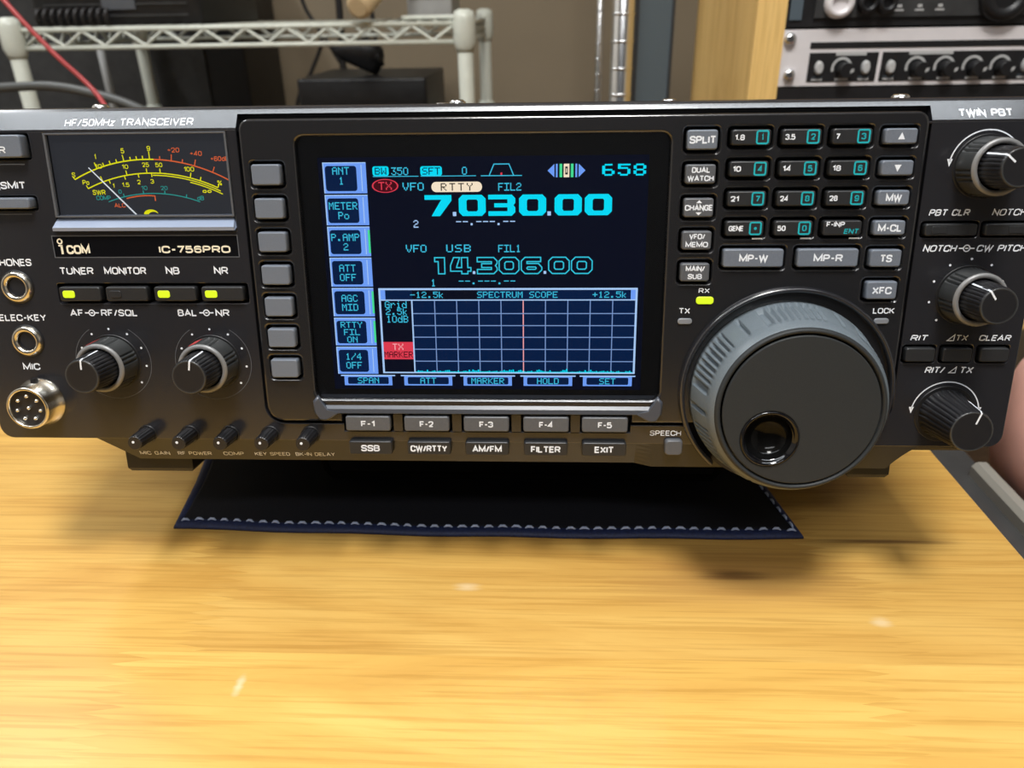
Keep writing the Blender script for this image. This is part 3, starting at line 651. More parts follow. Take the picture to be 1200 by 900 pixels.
def make_key(name, u, v, W, H, h, m, lg, lb, base=-4.5, parent=radio):
    b = MB()
    b.loft([[(x, y, z) for x, y in rrect(u, v, W - i, H - i, max(.3, 1.0 - i / 2))] for i, z in ((0, base), (0.1, h - .75), (.25, h - .4), (.6, h - .12), (1.1, h))], m)
    if lg: lg(b, u, v, W, H, h + .07)
    return part(b, name, parent, lb)
for (nm, u, v, W, H, h, m, lg, lb) in KEYS: make_key(nm, u, v, W, H, h, m, lg, lb)
# function keys in their slot
FU = [-53.5, -31.6, -9.5, 12.5, 34.0]
for i, u in enumerate(FU):
    make_key('function_key', u, -14.7, 16.9, 6.0, 3.0, keyd, legend(('F-%d' % (i + 1), .28, 1.9)), 'grey key marked F-%d under the display' % (i + 1))
b = MB()
for i in range(4):
    c = (FU[i] + FU[i + 1]) / 2; b.box(c - 1.7, c + 1.7, -18.2, -11.6, -5, 1.2, bezel_m)
part(b, 'key_divider')
for u, s_, wf in ((-53.2, 'SSB', .4), (-31.2, 'CW/RTTY', .78), (-9.4, 'AM/FM', .62), (12.4, 'FILTER', .62), (34.0, 'EXIT', .4)):
    make_key('mode_key', u, -24.5, 16.4, 5.6, 2.6, keyb, legend((s_, wf, 2.1)), 'black key marked ' + s_)
b = MB(); b.loft([[(x, y, z) for x, y in rrect(59.6, -23.8, 6.6 - i, 6.2 - i, 1.2)] for i, z in ((0, -3), (.2, 1.6), (1.2, 2.2))], keyd); part(b, 'speech_key')
# left-hand row of push keys with lamps
for u, s_, lit in ((-155.6, 'TUNER', 1), (-138.4, 'MONITOR', 0), (-120.6, 'NB', 1), (-103.3, 'NR', 1)):
    k = make_key('push_key', u, 33.6, 15.4, 5.4, 1.6, keyb, None, 'dark push key under the word ' + s_)
    b = MB(); b.loft([[(x, y, z) for x, y in rrect(u - 4, 33.6, 4.4 - i, 2.6 - i, .8)] for i, z in ((0, 1.5), (0, 1.75), (.3, 1.9))], grn if lit else keyb)
    part(b, 'key_lamp', k, 'lit green key lamp' if lit else 'unlit key lamp')
# power and transmit keys, cut off at the left end of the panel
make_key('power_key', -178.8, 84.7, 24.8, 7.6, 3.2, keyg, lambda b, u, v, W, H, z: b.text('POWER', u, v - 1.2, 13.8, 2.3, z, leg_w), 'grey key marked POWER')
make_key('transmit_key', -179.2, 65.7, 24.0, 3.9, 3.0, keyg, None, 'flat grey key under the word TRANSMIT')
for u, v, W, H, nm in ((147.9, 54.9, 17.4, 4.2, 'PBT CLR'), (167.1, 54.9, 16.4, 4.2, 'NOTCH'), (143.8, 11.6, 10.4, 5.2, 'RIT'), (156.5, 11.6, 10.2, 5.2, 'TX'), (169.2, 11.6, 10.0, 5.2, 'CLEAR')):
    k = make_key('push_key', u, v, W, H, 1.5, keyb, None, 'dark push key under the word ' + nm)
    if nm in ('PBT CLR', 'NOTCH'):
        b = MB(); b.loft([[(x, y, z) for x, y in rrect(u + (-4 if nm == 'PBT CLR' else 2), v, 5 - i, 2.4 - i, .5)] for i, z in ((0, 1.4), (0, 1.62), (.2, 1.7))], keyb); part(b, 'key_lamp', k)

# ---- display: ledge, screen, pane
b = MB()
# sloping sill under the glass, flared at both ends
sill_t = [(DH[0] + 1.0, -5.4), (DH[1] - 1.0, -5.4)]
b.add([(-71.4, -4.6, -1.4), (52.6, -4.6, -1.4), (52.8, -9.0, 2.9), (-71.8, -9.0, 2.9),
       (-72.0, -10.6, 3.0), (53.0, -10.6, 3.0), (-72.4, -11.3, 1.7), (53.4, -11.3, 1.7)],
      [(0, 1, 2, 3)[::-1], (3, 2, 5, 4)[::-1], (4, 5, 7, 6)[::-1]], trimgrey)
for sg, x in ((1, -71.6), (-1, 52.8)):
    pts = [(0, -4.0), (1.2, -6.0), (3.5, -9.2), (8.0, -10.3), (5.0, -12.4), (2.4, -13.6), (0, -13.2), (-1.6, -10.5), (-1.8, -6)]
    lo = [[(x + sg * a, q, z) for a, q in pts] for z in (1.5, 2.8)]
    top = [(x + sg * (a * .8 + .4), q * .85 - 1.5, 3.3) for a, q in pts]
    lo.append(top)
    if sg > 0: lo = [l[::-1] for l in lo]
    b.loft(lo, trimgrey, True, True, True)
part(b, 'display_sill', label='satin grey sill under the display')
b = MB(); zS = -1.4
b.rect(DH[0] - 1, DH[2] - 2, DH[1] + 1, DH[3] + 1, zS - .1, gloss)
b.rect(-66.0, -2.5, 46.8, 80.0, zS - .05, lcd_bg)
P_ = .343                                    # one dot of the display
def R(x0, x1, y0, y1, m, z=0): b.rect(x0, y0, x1, y1, zS + z, m)
def T(st, cx, cy, m=lcd_tx, px=P_, py=P_ * 1.08, adv=6, heavy=1.0, z=.03):
    w = (len(st) * adv - (adv - 5)) * px; b.pix(st, cx - w / 2, cy - 3.5 * py, px, py, zS + z, m, adv, heavy)
# softkey boxes down the left side
for i, rows in enumerate((('ANT', '1'), ('METER', 'Po'), ('P.AMP', '2'), ('ATT', 'OFF'), ('AGC', 'MID'), ('RTTY', 'FIL', 'ON'), ('1/4', 'OFF'))):
    cy = 73.2 - 10.8 * i; u0, u1 = -64.4, -49.4
    R(u0, u1, cy - 5.1, cy + 5.15, lcd_bl); R(u0, u1, cy + 4.9, cy + 5.2, lcd_wh, .01); R(u0, u0 + .35, cy - 5.1, cy + 5.2, lcd_wh, .01)
    b.poly(rrect(-58.2, cy - .15, 10.9, 8.4, 1.0), zS + .02, lcd_dk)
    R(-51.2, -50.9, cy - 4.4, cy + 4.4, lcd_wh, .015)
    if i in (2, 4, 5): R(-50.1, -49.4, cy - 4, cy + 4, lcd_gn, .02)
    n = len(rows)
    for k, r in enumerate(rows):
        T(r, -58.2, cy - .15 + ((n - 1) / 2 - k) * (3.3 if n == 2 else 2.75) + (.9 if i == 0 else 0), lcd_tx, .345, .36 if n == 2 else .32)
# top line
b.poly(rrect(-44.4, 75.4, 5.6, 3.2, .8), zS, lcd_cy); T('BW', -44.4, 75.4, lcd_dk, .36, .33); T('350', -37.8, 75.3, lcd_tx)
R(-47.2, -31.4, 73.5, 73.75, lcd_tx)
b.poly(rrect(-27.0, 75.3, 7.4, 3.2, .8), zS, lcd_cy); T('SFT', -27.0, 75.3, lcd_dk, .36, .33); T('0', -15.6, 75.3, lcd_tx); R(-30.7, -11.7, 73.5, 73.75, lcd_tx)
b.line([(-10.0, 73.6), (4.0, 73.6)], .3, zS, lcd_tx); b.line([(-7.2, 73.6), (-5.5, 77.4), (-.4, 77.4), (1.2, 73.6)], .35, zS + .01, lcd_tx); R(-3.3, -2.7, 73.8, 74.6, lcd_rd, .02)
b.flat(([(x, y * .5) for x, y in circ(0, 0, 4.6, 28)], [tuple(range(28))]), lcd_rd, -43.1, 70.5, zS); b.flat(([(x, y * .5) for x, y in circ(0, 0, 4.1, 28)], [tuple(range(28))]), lcd_dr, -43.1, 70.5, zS + .02)
T('TX', -43.1, 70.5, lcd_rd, .42, .38, 6, 1.0, .04); T('VFO', -33.4, 70.2, lcd_tx, .43, .38)
b.poly(rrect(-18.4, 70.0, 17.4, 3.4, 1.6), zS, lcd_cr); T('RTTY', -18.4, 70.0, lcd_bk, .40, .36, 7.5)
T('FIL2', -.2, 69.9)
cx = 19.1
b.poly([(cx - 6.4, 75.1), (cx - 4.1, 72.9), (cx - 4.1, 77.3)], zS, lcd_bl); b.poly([(cx + 6.4, 75.1), (cx + 4.1, 77.3), (cx + 4.1, 72.9)], zS, lcd_bl)
for dx, w, m in ((-3.3, .6, lcd_bl), (-1.9, .9, lcd_gn), (0, 1.9, lcd_cr), (1.9, .9, lcd_gn), (3.3, .6, lcd_bl)): R(cx + dx - w / 2, cx + dx + w / 2, 72.9, 77.3, m)
R(cx - .45, cx + .45, 73.8, 76.4, lcd_bg, .02); R(cx - .15, cx + .15, 74.4, 75.8, lcd_cr, .03)
T('658', 38.4, 75.2, lcd_cy, .80, .55, 6.6, 1.25)
# big frequency digits
def chamf(x0, y0, x1, y1, c): return [(x0 + c, y0), (x1 - c, y0), (x1, y0 + c), (x1, y1 - c), (x1 - c, y1), (x0 + c, y1), (x0, y1 - c), (x0, y0 + c)]
def digit(ch, W, H, th, tv):
    M = H / 2
    if ch == '0': return [chamf(0, 0, W, H, 1.3), chamf(tv, th, W - tv, H - th, .5)]
    if ch == '7': return [[(0, H), (W, H), (W, H - 1.9), (W * .56, 0), (W * .24, 0), (W * .62, H - th), (0, H - th)]]
    if ch == '3': return [[(0, H), (W - 1.2, H), (W, H - 1.2), (W, M + .8), (W - .6, M), (W, M - .8), (W, 1.2), (W - 1.2, 0), (0, 0), (0, th), (W - tv, th), (W - tv, M - th * .45), (W * .22, M - th * .45), (W * .22, M + th * .45), (W - tv, M + th * .45), (W - tv, H - th), (0, H - th)]]
    if ch == '1': return [[(0, H), (W, H), (W, 0), (W * .35, 0), (W * .35, H - 1.4), (0, H - 1.4)]]
    if ch == '4': return [[(0, H * .16), (0, H * .5), (W * .16, H), (W * .46, H), (W * .32, H * .5), (W * .3, H * .38), (W * .55, H * .38), (W * .55, H), (W * .85, H), (W * .85, H * .38), (W, H * .38), (W, H * .16), (W * .85, H * .16), (W * .85, 0), (W * .55, 0), (W * .55, H * .16)]]
    if ch == '6': return [[(1.3, 0), (W - 1.3, 0), (W, 1.3), (W, M - .6), (W - 1.2, M + .7), (tv, M + .7), (tv, H - th), (W - .4, H - th), (W - .4, H), (1.3, H), (0, H - 1.3), (0, 1.3)], chamf(tv, th, W - tv, M - th * .35, .3)]
for ch, cu in zip('7030' + '00', (-25.0, -13.2, -3.0, 7.6, 19.8, 30.1)):
    vs, fs = fill(digit(ch, 9.3, 7.1, 1.55, 2.7)); b.add([(x + cu - 4.65, y + 60.2, zS) for x, y, z in vs], fs, lcd_cy)
for x in (-19.4, 13.3): R(x - .6, x + .6, 60.2, 61.6, lcd_wh)
T('2', -33.0, 57.6, lcd_wh); T('--.---.--', -8.7, 58.3, lcd_wh, .355, .36, 6.6)
T('VFO', -33.3, 49.1, lcd_tx, .43, .38); T('USB', -18.4, 49.1, lcd_tx, .48, .38, 6.5); T('FIL1', -.5, 49.0)
for ch, cu, W in zip('1430600', (-25.2, -17.8, -8.4, -.7, 7.2, 16.8, 24.8), (3.5, 7.2, 7.0, 7.0, 7.2, 7.2, 7.2)):
    for l in digit(ch, W, 5.7, 1.5, 2.0): b.line([(x + cu - W / 2, y + 40.2) for x, y in l], .42, zS, lcd_ou, True)
for x in (-13.1, 11.9): R(x - .45, x + .45, 40.1, 41.1, lcd_wh)
T('1', -27.7, 37.0, lcd_tx); T('--.---.--', -8.6, 37.6, lcd_tx, .348, .33, 6.6)
# spectrum scope
R(-47.6, 44.6, 3.6, 35.1, lcd_dk)
for (x0, x1, y0, y1) in ((-47.6, 44.6, 34.4, 35.1), (-47.6, -46.9, 3.6, 35.1), (43.9, 44.6, 3.6, 35.1), (-47.6, 44.6, 3.6, 4.1), (-47.6, 44.6, 30.6, 31.0), (-36.0, -35.5, 3.6, 31)): R(x0, x1, y0, y1, lcd_wh, .02)
R(-46.9, -45.2, 31.0, 34.4, lcd_bl, .03); R(42.2, 43.9, 31.0, 34.4, lcd_bl, .03)
R(-35.5, -12, 31.0, 34.4, lcd_bg, .01)
for i in range(1, 10): R(-35.5 + 7.94 * i - .17, -35.5 + 7.94 * i + .17, 4, 30.8, lcd_pk if i == 5 else lcd_gr, .02)
for v in (25.9, 21.5, 17.2, 12.7, 8.2): R(-35.5, 43.9, v - .17, v + .17, lcd_gr, .022)
T('-12.5k', -30.2, 32.7, lcd_tx, .345, .32); T('SPECTRUM SCOPE', 2.1, 32.7, lcd_tx, .345, .32); T('+12.5k', 34.8, 32.7, lcd_tx, .345, .32)
R(-46.9, -36, 4.1, 30.6, lcd_bg, .01)
T('Grid', -41.6, 29.2, lcd_tx); T('2.5k', -41.4, 26.6, lcd_tx, .343, .33); T('10dB', -41.3, 23.9, lcd_tx)
R(-46.9, -36, 8.9, 15.4, lcd_rd, .02); T('TX', -41.6, 13.6, lcd_pk, .36, .34, 6, 1, .04); T('MARKER', -41.5, 10.7, lcd_dr, .31, .32, 5.8, 1, .04)
rr = random.Random(3)
for i in range(118):
    x = -35.4 + i * .672; h = abs(rr.gauss(0, .35)) + .15; R(x, x + .5, 4.0, 4.1 + min(h, 1.3), lcd_cy, .03)
for cx, s_ in ((-53.3, 'SPAN'), (-31.0, 'ATT'), (-9.0, 'MARKER'), (13.1, 'HOLD'), (34.8, 'SET')):
    R(cx - 10.1, cx + 10.1, 2.5, 2.9, lcd_wh, .02); R(cx - 10.1, cx + 10.1, -1.1, 2.6, lcd_bl)
    R(cx - 10.2, cx - 8.9, -1.2, 2.4, lcd_bg, .01); R(cx + 8.9, cx + 10.2, -1.2, 2.4, lcd_bg, .01)
    b.poly(rrect(cx, .75, 15.2, 2.7, .5), zS + .02, lcd_dk); T(s_, cx, .75, lcd_tx, .345, .33)
part(b, 'display_screen', label='glowing blue display showing frequencies and a spectrum scope')
b = MB(); b.box(DH[0] - .5, DH[1] + .5, DH[2] - .5, DH[3] + .5, -.5, -.1, pane); part(b, 'display_pane')

# ---- analogue meter
b = MB()
b.rect(MW[0] - 1.5, MW[2] - 1, MW[1] + .6, MW[3] + .6, -3.2, met_bg)
zM = -3.1
def arc3(p, q, r, n=28):                    # circle through three points
    ax, ay = p; bx_, by = q; cx, cy = r; d = 2 * (ax * (by - cy) + bx_ * (cy - ay) + cx * (ay - by))
    ux = ((ax * ax + ay * ay) * (by - cy) + (bx_ * bx_ + by * by) * (cy - ay) + (cx * cx + cy * cy) * (ay - by)) / d
    uy = ((ax * ax + ay * ay) * (cx - bx_) + (bx_ * bx_ + by * by) * (ax - cx) + (cx * cx + cy * cy) * (bx_ - ax)) / d
    R_ = math.hypot(ax - ux, ay - uy); a0 = math.atan2(ay - uy, ax - ux); a1 = math.atan2(cy - uy, cx - ux)
    return ux, uy, R_, a0, a1
def onarc(A_, x): ux, uy, R_, *_ = A_; return uy + math.sqrt(max(0, R_ * R_ - (x - ux) ** 2))
A1 = arc3((-153.2, 73.4), (-125.5, 80.0), (-98.3, 72.9)); A2 = arc3((-148.9, 70.3), (-125.6, 75.4), (-102.4, 70.3)); A3 = arc3((-142.3, 65.7), (-125.4, 68.5), (-109.3, 65.5))
def span(A_, x0, x1, t, m, off=0): b.line([(x0 + (x1 - x0) * i / 24, onarc(A_, x0 + (x1 - x0) * i / 24) + off) for i in range(25)], t, zM, m)
span(A1, -153.2, -124, .42, met_y); span(A1, -124, -98.3, .42, met_r)
span(A2, -148.9, -102.4, .38, met_y); span(A2, -125, -101.5, .34, met_y, -.75); span(A2, -112, -100.9, .34, met_y, -1.5)
span(A3, -142.3, -109.3, .32, met_t)
span(arc3((-135.6, 66.8), (-130, 67.7), (-125.2, 67.6)), -135.6, -125.2, .4, met_r); b.rect(-125.5, 65.9, -125.1, 67.8, zM, met_r)
def tick(A_, x, L_, m, w=.35):
    ux, uy, R_, *_ = A_; y = onarc(A_, x); d = Vector((x - ux, y - uy)).normalized(); b.line([(x, y), (x + d.x * L_, y + d.y * L_)], w, zM + .01, m)
for x, L_ in ((-153.2, 1.2), (-144.6, 2.2), (-142, 1.2), (-139.6, 1.2), (-137.2, 1.2), (-134.6, 2.2), (-132.2, 1.2), (-130, 1.2), (-127.8, 1.2), (-125.4, 2.6)): tick(A1, x, L_, met_y)
for x, L_ in ((-121.8, 1.2), (-117.8, 2.2), (-114, 1.2), (-109.8, 2.2), (-103.6, 2.0)): tick(A1, x, L_, met_r)
for x, L_ in ((-148.9, 1.2), (-143.2, 2), (-134.2, 1.6), (-127, 1.6), (-122.3, 1.6), (-111.8, 1.8), (-108.4, 1.4), (-102.4, 1.5), (-141, -1.3), (-135.2, -1.3), (-130.2, -1.3), (-125.4, -1.3)): tick(A2, x, L_, met_y)
for x in (-136.3, -129.2, -121.6, -114.1): tick(A3, x, 1.1, met_t)
def mt(s_, x, y, w, h=1.7, m=met_y, bold=0): b.text(s_, x, y, w, h, zM + .01, m, bold)
mt('S', -153.4, 75.0, 1.2); mt('1', -144.6, 81.0, .5); mt('5', -134.6, 82.9, 1.2); mt('9', -125.3, 83.6, 1.2)
mt('+20', -116.6, 83.0, 4.2, 1.6, met_r); mt('+40', -108.8, 81.8, 4.2, 1.6, met_r); mt('+60dB', -100.6, 80.0, 6.6, 1.6, met_r)
mt('Po', -149.4, 72.4, 2.4); mt('10', -144.0, 77.8, 2.6, 1.5); mt('10', -134.5, 77.6, 2.2, 1.5); mt('25', -127.1, 78.2, 2.4, 1.5); mt('50', -122.4, 78.1, 2.4, 1.5); mt('100', -111.9, 76.6, 3.6, 1.6); mt('%', -101.6, 71.9, 1.6)
mt('SWR', -145.2, 69.0, 4.6); mt('1', -139.6, 71.2, .5, 1.5); mt('1.5', -135.2, 71.5, 2.6, 1.5); mt('2', -130.3, 72.4, 1.2, 1.5); mt('3', -125.5, 72.6, 1.2, 1.5); mt('oo', -106.4, 69.2, 3.2, 1.3, met_y, .03)
mt('COMP', -143.9, 67.1, 5.2, 1.5, met_t); mt('0', -137.6, 69.2, 1.1, 1.4, met_t); mt('10', -128.7, 70.4, 2.2, 1.4, met_t); mt('20', -121.6, 70.3, 2.4, 1.4, met_t); mt('dB', -109.0, 66.8, 2.4, 1.5, met_t); mt('ALC', -138.4, 64.5, 4, 1.5, met_r)
b.poly([(x * 2.6 - 127.5, y * 1.6 + 61.4) for x, y in circ(0, 0, 1, 24)], zM + .02, met_y); b.poly([(x * 1.9 - 126.6, y * 1.3 + 60.9) for x, y in circ(0, 0, 1, 24)], zM + .04, met_bg)
mtr = part(b, 'meter_dial', label='dark meter dial with yellow, red and teal scales')
b = MB(); b.tube([(-147.2, 77.4, -2.4), (-131.9, 60.6, -2.4)], [.18, .28], met_n, 8); part(b, 'needle', mtr, 'white meter needle')
b = MB(); b.box(-160.0, -96.4, 60.4, 88.7, -1.1, -.8, pane); part(b, 'meter_pane', mtr)
b = MB()
fr = [(-160.4, 60.6), (-96.3, 60.6), (-96.3, 88.9), (-160.0, 88.9)]; fi = [(-159.5, 61.2), (-97.0, 61.2), (-97.0, 88.3), (-159.2, 88.3)]
vs, fs = fill([fr, fi], 1.2, .15, 1); b.add([(x, y, z - .8) for x, y, z in vs], fs, keyd)
b.add([(-160.2, 61.4, -2.2), (-97.0, 61.4, -2.2), (-96.3, 57.2, 1.9), (-161.2, 57.2, 1.9), (-161.4, 56.0, 1.6), (-96.2, 56.0, 1.6), (-161.4, 55.9, -2), (-96.2, 55.9, -2), (-162, 58, -2), (-95.8, 58, -2)],
      [(3, 2, 1, 0), (4, 5, 2, 3), (6, 7, 5, 4), (0, 8, 4, 3), (1, 2, 5, 9)], trim_reflect)
part(b, 'meter_frame', label='satin grey meter frame with a sloping sill')

# ---- jacks and microphone connector
for v, nm in ((36.1, 'PHONES'), (16.0, 'ELEC-KEY')):
    u = -179.3; b = MB()
    b.lathe(u, v, [(5.7, .1), (5.5, .9), (5.0, 1.5), (4.2, 1.6), (3.5, 1.0), (3.3, -.2)], nickel, 40, cap1=False)
    b.lathe(u, v, [(6.1, .05), (6.1, .3), (5.6, .35)], black, 40, cap1=False)
    b.lathe(u, v, [(3.35, .6), (3.2, -3), (2.6, -3.2), (2.4, -5)], blackcab, 32, cap1=True)
    part(b, 'phone_jack', label='nickel ringed socket marked ' + nm)
u, v = -178.4, -7.6; b = MB()
b.lathe(u, v, [(9.2, .05), (9.2, .8), (8.5, 1.2), (8.4, 2.0), (8.0, 2.2), (8.0, 8.2), (7.7, 8.8), (7.0, 8.9), (6.8, 8.3), (6.7, 6.8)], nickel, 56, cap1=False)
b.lathe(u, v, [(6.75, 7.0), (0.05, 7.0)], blackcab, 40, cap1=True)
b.box(u - .8, u + .8, v + 7.0, v + 9.6, 1, 3.2, black)
mc = part(b, 'microphone_socket', label='round metal microphone socket')
for i in range(8):
    a = math.radians(90 + 51.4 * i); x, y = (u, v) if i == 7 else (u + 4.5 * math.cos(a), v + 4.5 * math.sin(a))
    b = MB(); b.lathe(x, y, [(.75, 6.9), (.75, 8.0), (.45, 8.5), (.05, 8.6)], pinm, 12); part(b, 'pin', mc)

# ---- knobs
def ribs(n, depth, i0, i1, sharp=.55):
    def f(a, i): return (-depth if (a * n / (2 * PI)) % 1 > sharp else 0.0) if i0 <= i <= i1 else 0.0
    return f
def groups(depth, i0, i1, ng=8, per=3, fill_=.42):
    def f(a, i):
        if not i0 <= i <= i1: return 0.0
        t_ = (a * ng / (2 * PI)) % 1
        if t_ > fill_: return 0.0
        return -depth if (t_ / fill_ * per) % 1 > .5 else 0.0
    return f
def dual_knob(k, mark, ptr, dark):
    cu, cv = KN[k]; b = MB()
    sm = knobb if dark else knobg
    b.lathe(cu, cv, [(10.4, .05), (10.2, .5)], black, 48, cap1=True)
    b.lathe(cu, cv, [(9.6, .6), (9.5, 1.4), (9.2, 8.6), (9.0, 9.2)], sm, 240, groups(.55, 1, 2, 6, 3, .5), cap1=False)
    b.lathe(cu, cv, [(9.0, 9.2), (8.7, 9.9), (7.9, 10.1), (7.3, 9.7), (7.2, 8.5)], knobrim, 60, cap1=False)
    if mark:
        for d in (-.07, .07):
            pass
        a = math.radians(mark); b.add([(cu + r * math.cos(a + da), cv + r * math.sin(a + da), w) for r, w in ((9.62, 2.5), (9.3, 9.0)) for da in (-.16, .16)], [(1, 0, 2, 3)], redm)
    o = part(b, 'ring_knob')
    b = MB()
    b.lathe(cu, cv, [(6.75, 8.6), (6.7, 9.4), (6.3, 18.6), (6.0, 20.0), (5.75, 20.5)], knobb, 240, ribs(30, .34, 1, 2), cap1=True)
    b.lathe(cu, cv, [(5.85, 20.42), (5.6, 20.6), (5.35, 20.5)], knobg, 60, cap1=False)
    a = math.radians(ptr); c_, s_ = math.cos(a), math.sin(a)
    def ptq(r, w, d): return (cu + c_ * r - s_ * d, cv + s_ * r + c_ * d, w)
    b.add([ptq(2.6, 20.56, -.3), ptq(2.6, 20.56, .3), ptq(5.8, 20.62, .3), ptq(5.8, 20.62, -.3), ptq(6.2, 19.6, .3), ptq(6.2, 19.6, -.3), ptq(6.75, 10, .3), ptq(6.75, 10, -.3)], [(0, 3, 2, 1), (3, 5, 4, 2), (5, 7, 6, 4)], leg_w)
    part(b, 'inner_knob', o)
dual_knob('af', 112, 85, False); dual_knob('bal', 110, 80, False); dual_knob('notch', 60, 125, False); dual_knob('twin', 0, 140, False)
cu, cv = KN['rit']; b = MB()
b.lathe(cu, cv, [(10.6, .05), (10.4, .5)], black, 48, cap1=True)
b.lathe(cu, cv, [(9.2, .5), (9.1, 1.2), (8.6, 3.0), (7.4, 17.4), (7.1, 18.6), (6.9, 19.0)], knobb, 240, ribs(30, .38, 1, 3), cap1=True)
b.lathe(cu, cv, [(7.0, 18.95), (6.75, 19.15), (6.5, 19.05)], knobg, 60, cap1=False)
a = math.radians(72); c_, s_ = math.cos(a), math.sin(a)
def ptq(r, w, d): return (cu + c_ * r - s_ * d, cv + s_ * r + c_ * d, w)
b.add([ptq(2.9, 19.1, -.3), ptq(2.9, 19.1, .3), ptq(7, 19.17, .3), ptq(7, 19.17, -.3), ptq(7.5, 18, .3), ptq(7.5, 18, -.3), ptq(8.3, 9.5, .3), ptq(8.3, 9.5, -.3)], [(0, 3, 2, 1), (3, 5, 4, 2), (5, 7, 6, 4)], leg_w)
part(b, 'tuning_offset_knob', label='plain black ribbed knob with a white pointer')
for cu in (-139.3, -122.8, -107.3, -91.8, -76.4):
    cv = -20.4; b = MB()
    b.lathe(cu, cv, [(3.6, -.2), (3.6, .4), (3.3, .5)], black, 32, cap1=False)
    b.lathe(cu, cv, [(3.1, -.5), (3.0, 3.5), (2.75, 9.2), (2.4, 10.0)], knobb, 96, ribs(16, .22, 1, 2), cap1=True)
    b.lathe(cu - .4, cv + .4, [(.5, 9.9), (.5, 10.12)], leg_w, 12)
    part(b, 'small_knob')

# ---- main tuning dial
DU, DV = 97.3, -2.4
b = MB()
b.lathe(DU + .7, DV + .6, [(37.8, 0.0), (37.8, 3.6), (37.3, 4.4), (36.6, 4.5), (36.0, 3.9), (35.8, 0.5), (35.7, -3)], case, 110, cap1=False, a0=math.radians(-28), a1=math.radians(228))
b.lathe(DU, DV, [(35.1, -.2), (35.1, .3), (10, .3)], black, 80, cap1=True)
part(b, 'dial_guard')
def dial_rib(a, i):
    if not 3 <= i <= 6: return 0.0
    t_ = (math.degrees(a) - 18) % 60
    if t_ < 32: return -1.5 if (t_ / 4.0) % 1 > .5 else 0.0
    if t_ < 35 or 46 < t_ < 48.5 or t_ > 58.5: return -1.3
    return .12
b = MB()
b.lathe(DU, DV, [(31.5, 1.0), (33.2, 1.4), (33.1, 4.6), (32.8, 5.4), (32.6, 6.0), (31.0, 15.6), (30.7, 16.2), (30.5, 17.2), (30.0, 19.0), (29.2, 20.6), (28.4, 21.6)], dialrub, 620, dial_rib, cap1=False)
b.lathe(DU, DV, [(28.4, 21.6), (28.1, 22.5), (27.6, 23.0), (27.0, 22.9), (26.6, 22.3), (26.3, 21.4)], dialface, 120, cap1=False)
dial = part(b, 'tuning_dial', label='large tuning dial with a ribbed grey rubber grip')
FU_, FV_ = 87.7, -12.2
b = MB()
vs, fs = fill([circ(DU, DV, 26.0, 120), circ(FU_, FV_, 9.8, 64)], 1.2, .5, 3)
b.add([(x, y, z + 21.8) for x, y, z in vs], fs, dialface); part(b, 'dial_face', dial, 'flat charcoal dial face')
b = MB()
b.lathe(FU_, FV_, [(9.9, 22.2), (9.8, 23.2), (9.4, 23.5), (8.9, 23.3), (8.4, 22.4), (7.9, 21.9)], gloss, 64, cap1=False)
pr = [(7.9 * math.cos(q), 21.9 - 5.2 * math.sin(q)) for q in [PI / 2 * i / 12 for i in range(13)]]
b.lathe(FU_, FV_, [(max(r, .02), w) for r, w in pr], bowl, 64, cap1=True)
part(b, 'finger_dimple', dial, 'glossy black finger dimple')

# ================================================================== WIRE RACK BEHIND THE DESK
# world units: x right, y away from the viewer, z above the desk surface (same unit as the panel)
ZF = -DZ / S                                  # floor level in these units
rack = thing('wire_rack', 'cream enamelled wire shelving rack behind the radio', 'shelf rack', (0, 0, DZ))
PX = (-803.0, -111.0); PY = (1000.0, 1400.0)
for x in PX:
    for y in PY:
        b = MB(); b.tube([(x, y, ZF), (x, y, 204), (x, y, 208)], [11.8, 11.8, 9], cream, 20); pst = b.build('post', rack)
        for zc_ in (178, 12, -420):
            b = MB(); b.tube([(x, y, zc_ - 28), (x, y, zc_ - 22), (x, y, zc_ - 14), (x, y, zc_ + 18), (x, y, zc_ + 28)], [12.6, 14.5, 17.5, 16.5, 14.2], cream, 20); b.build('collar', pst)
for zc_ in (176.5, 12, -420):
    b = MB(); zt, zb = zc_ + 12.5, zc_ - 12.5
    for y in PY:
        for z in (zt, zb): b.tube([(PX[0], y, z), (PX[1], y, z)], 3.7, cream, 10)
        n = 21; pts = []
        for i in range(n + 1): pts.append((PX[0] + 16 + (PX[1] - PX[0] - 32) * i / n, y, zt - 2 if i % 2 else zb + 2))
        b.tube(pts, 2.9, cream, 8)
    for x in PX:
        for z in (zt, zb): b.tube([(x, PY[0], z), (x, PY[1], z)], 3.7, cream, 10)
        n = 14; b.tube([(x, PY[0] + 16 + (PY[1] - PY[0] - 32) * i / n, zt - 2 if i % 2 else zb + 2) for i in range(n + 1)], 2.9, cream, 8)
    for i in range(1, 30):
        x = PX[0] + (PX[1] - PX[0]) * i / 30; b.tube([(x, PY[0], zt + 3), (x, PY[1], zt + 3)], 1.6, cream, 6)
    b.build('shelf', rack)
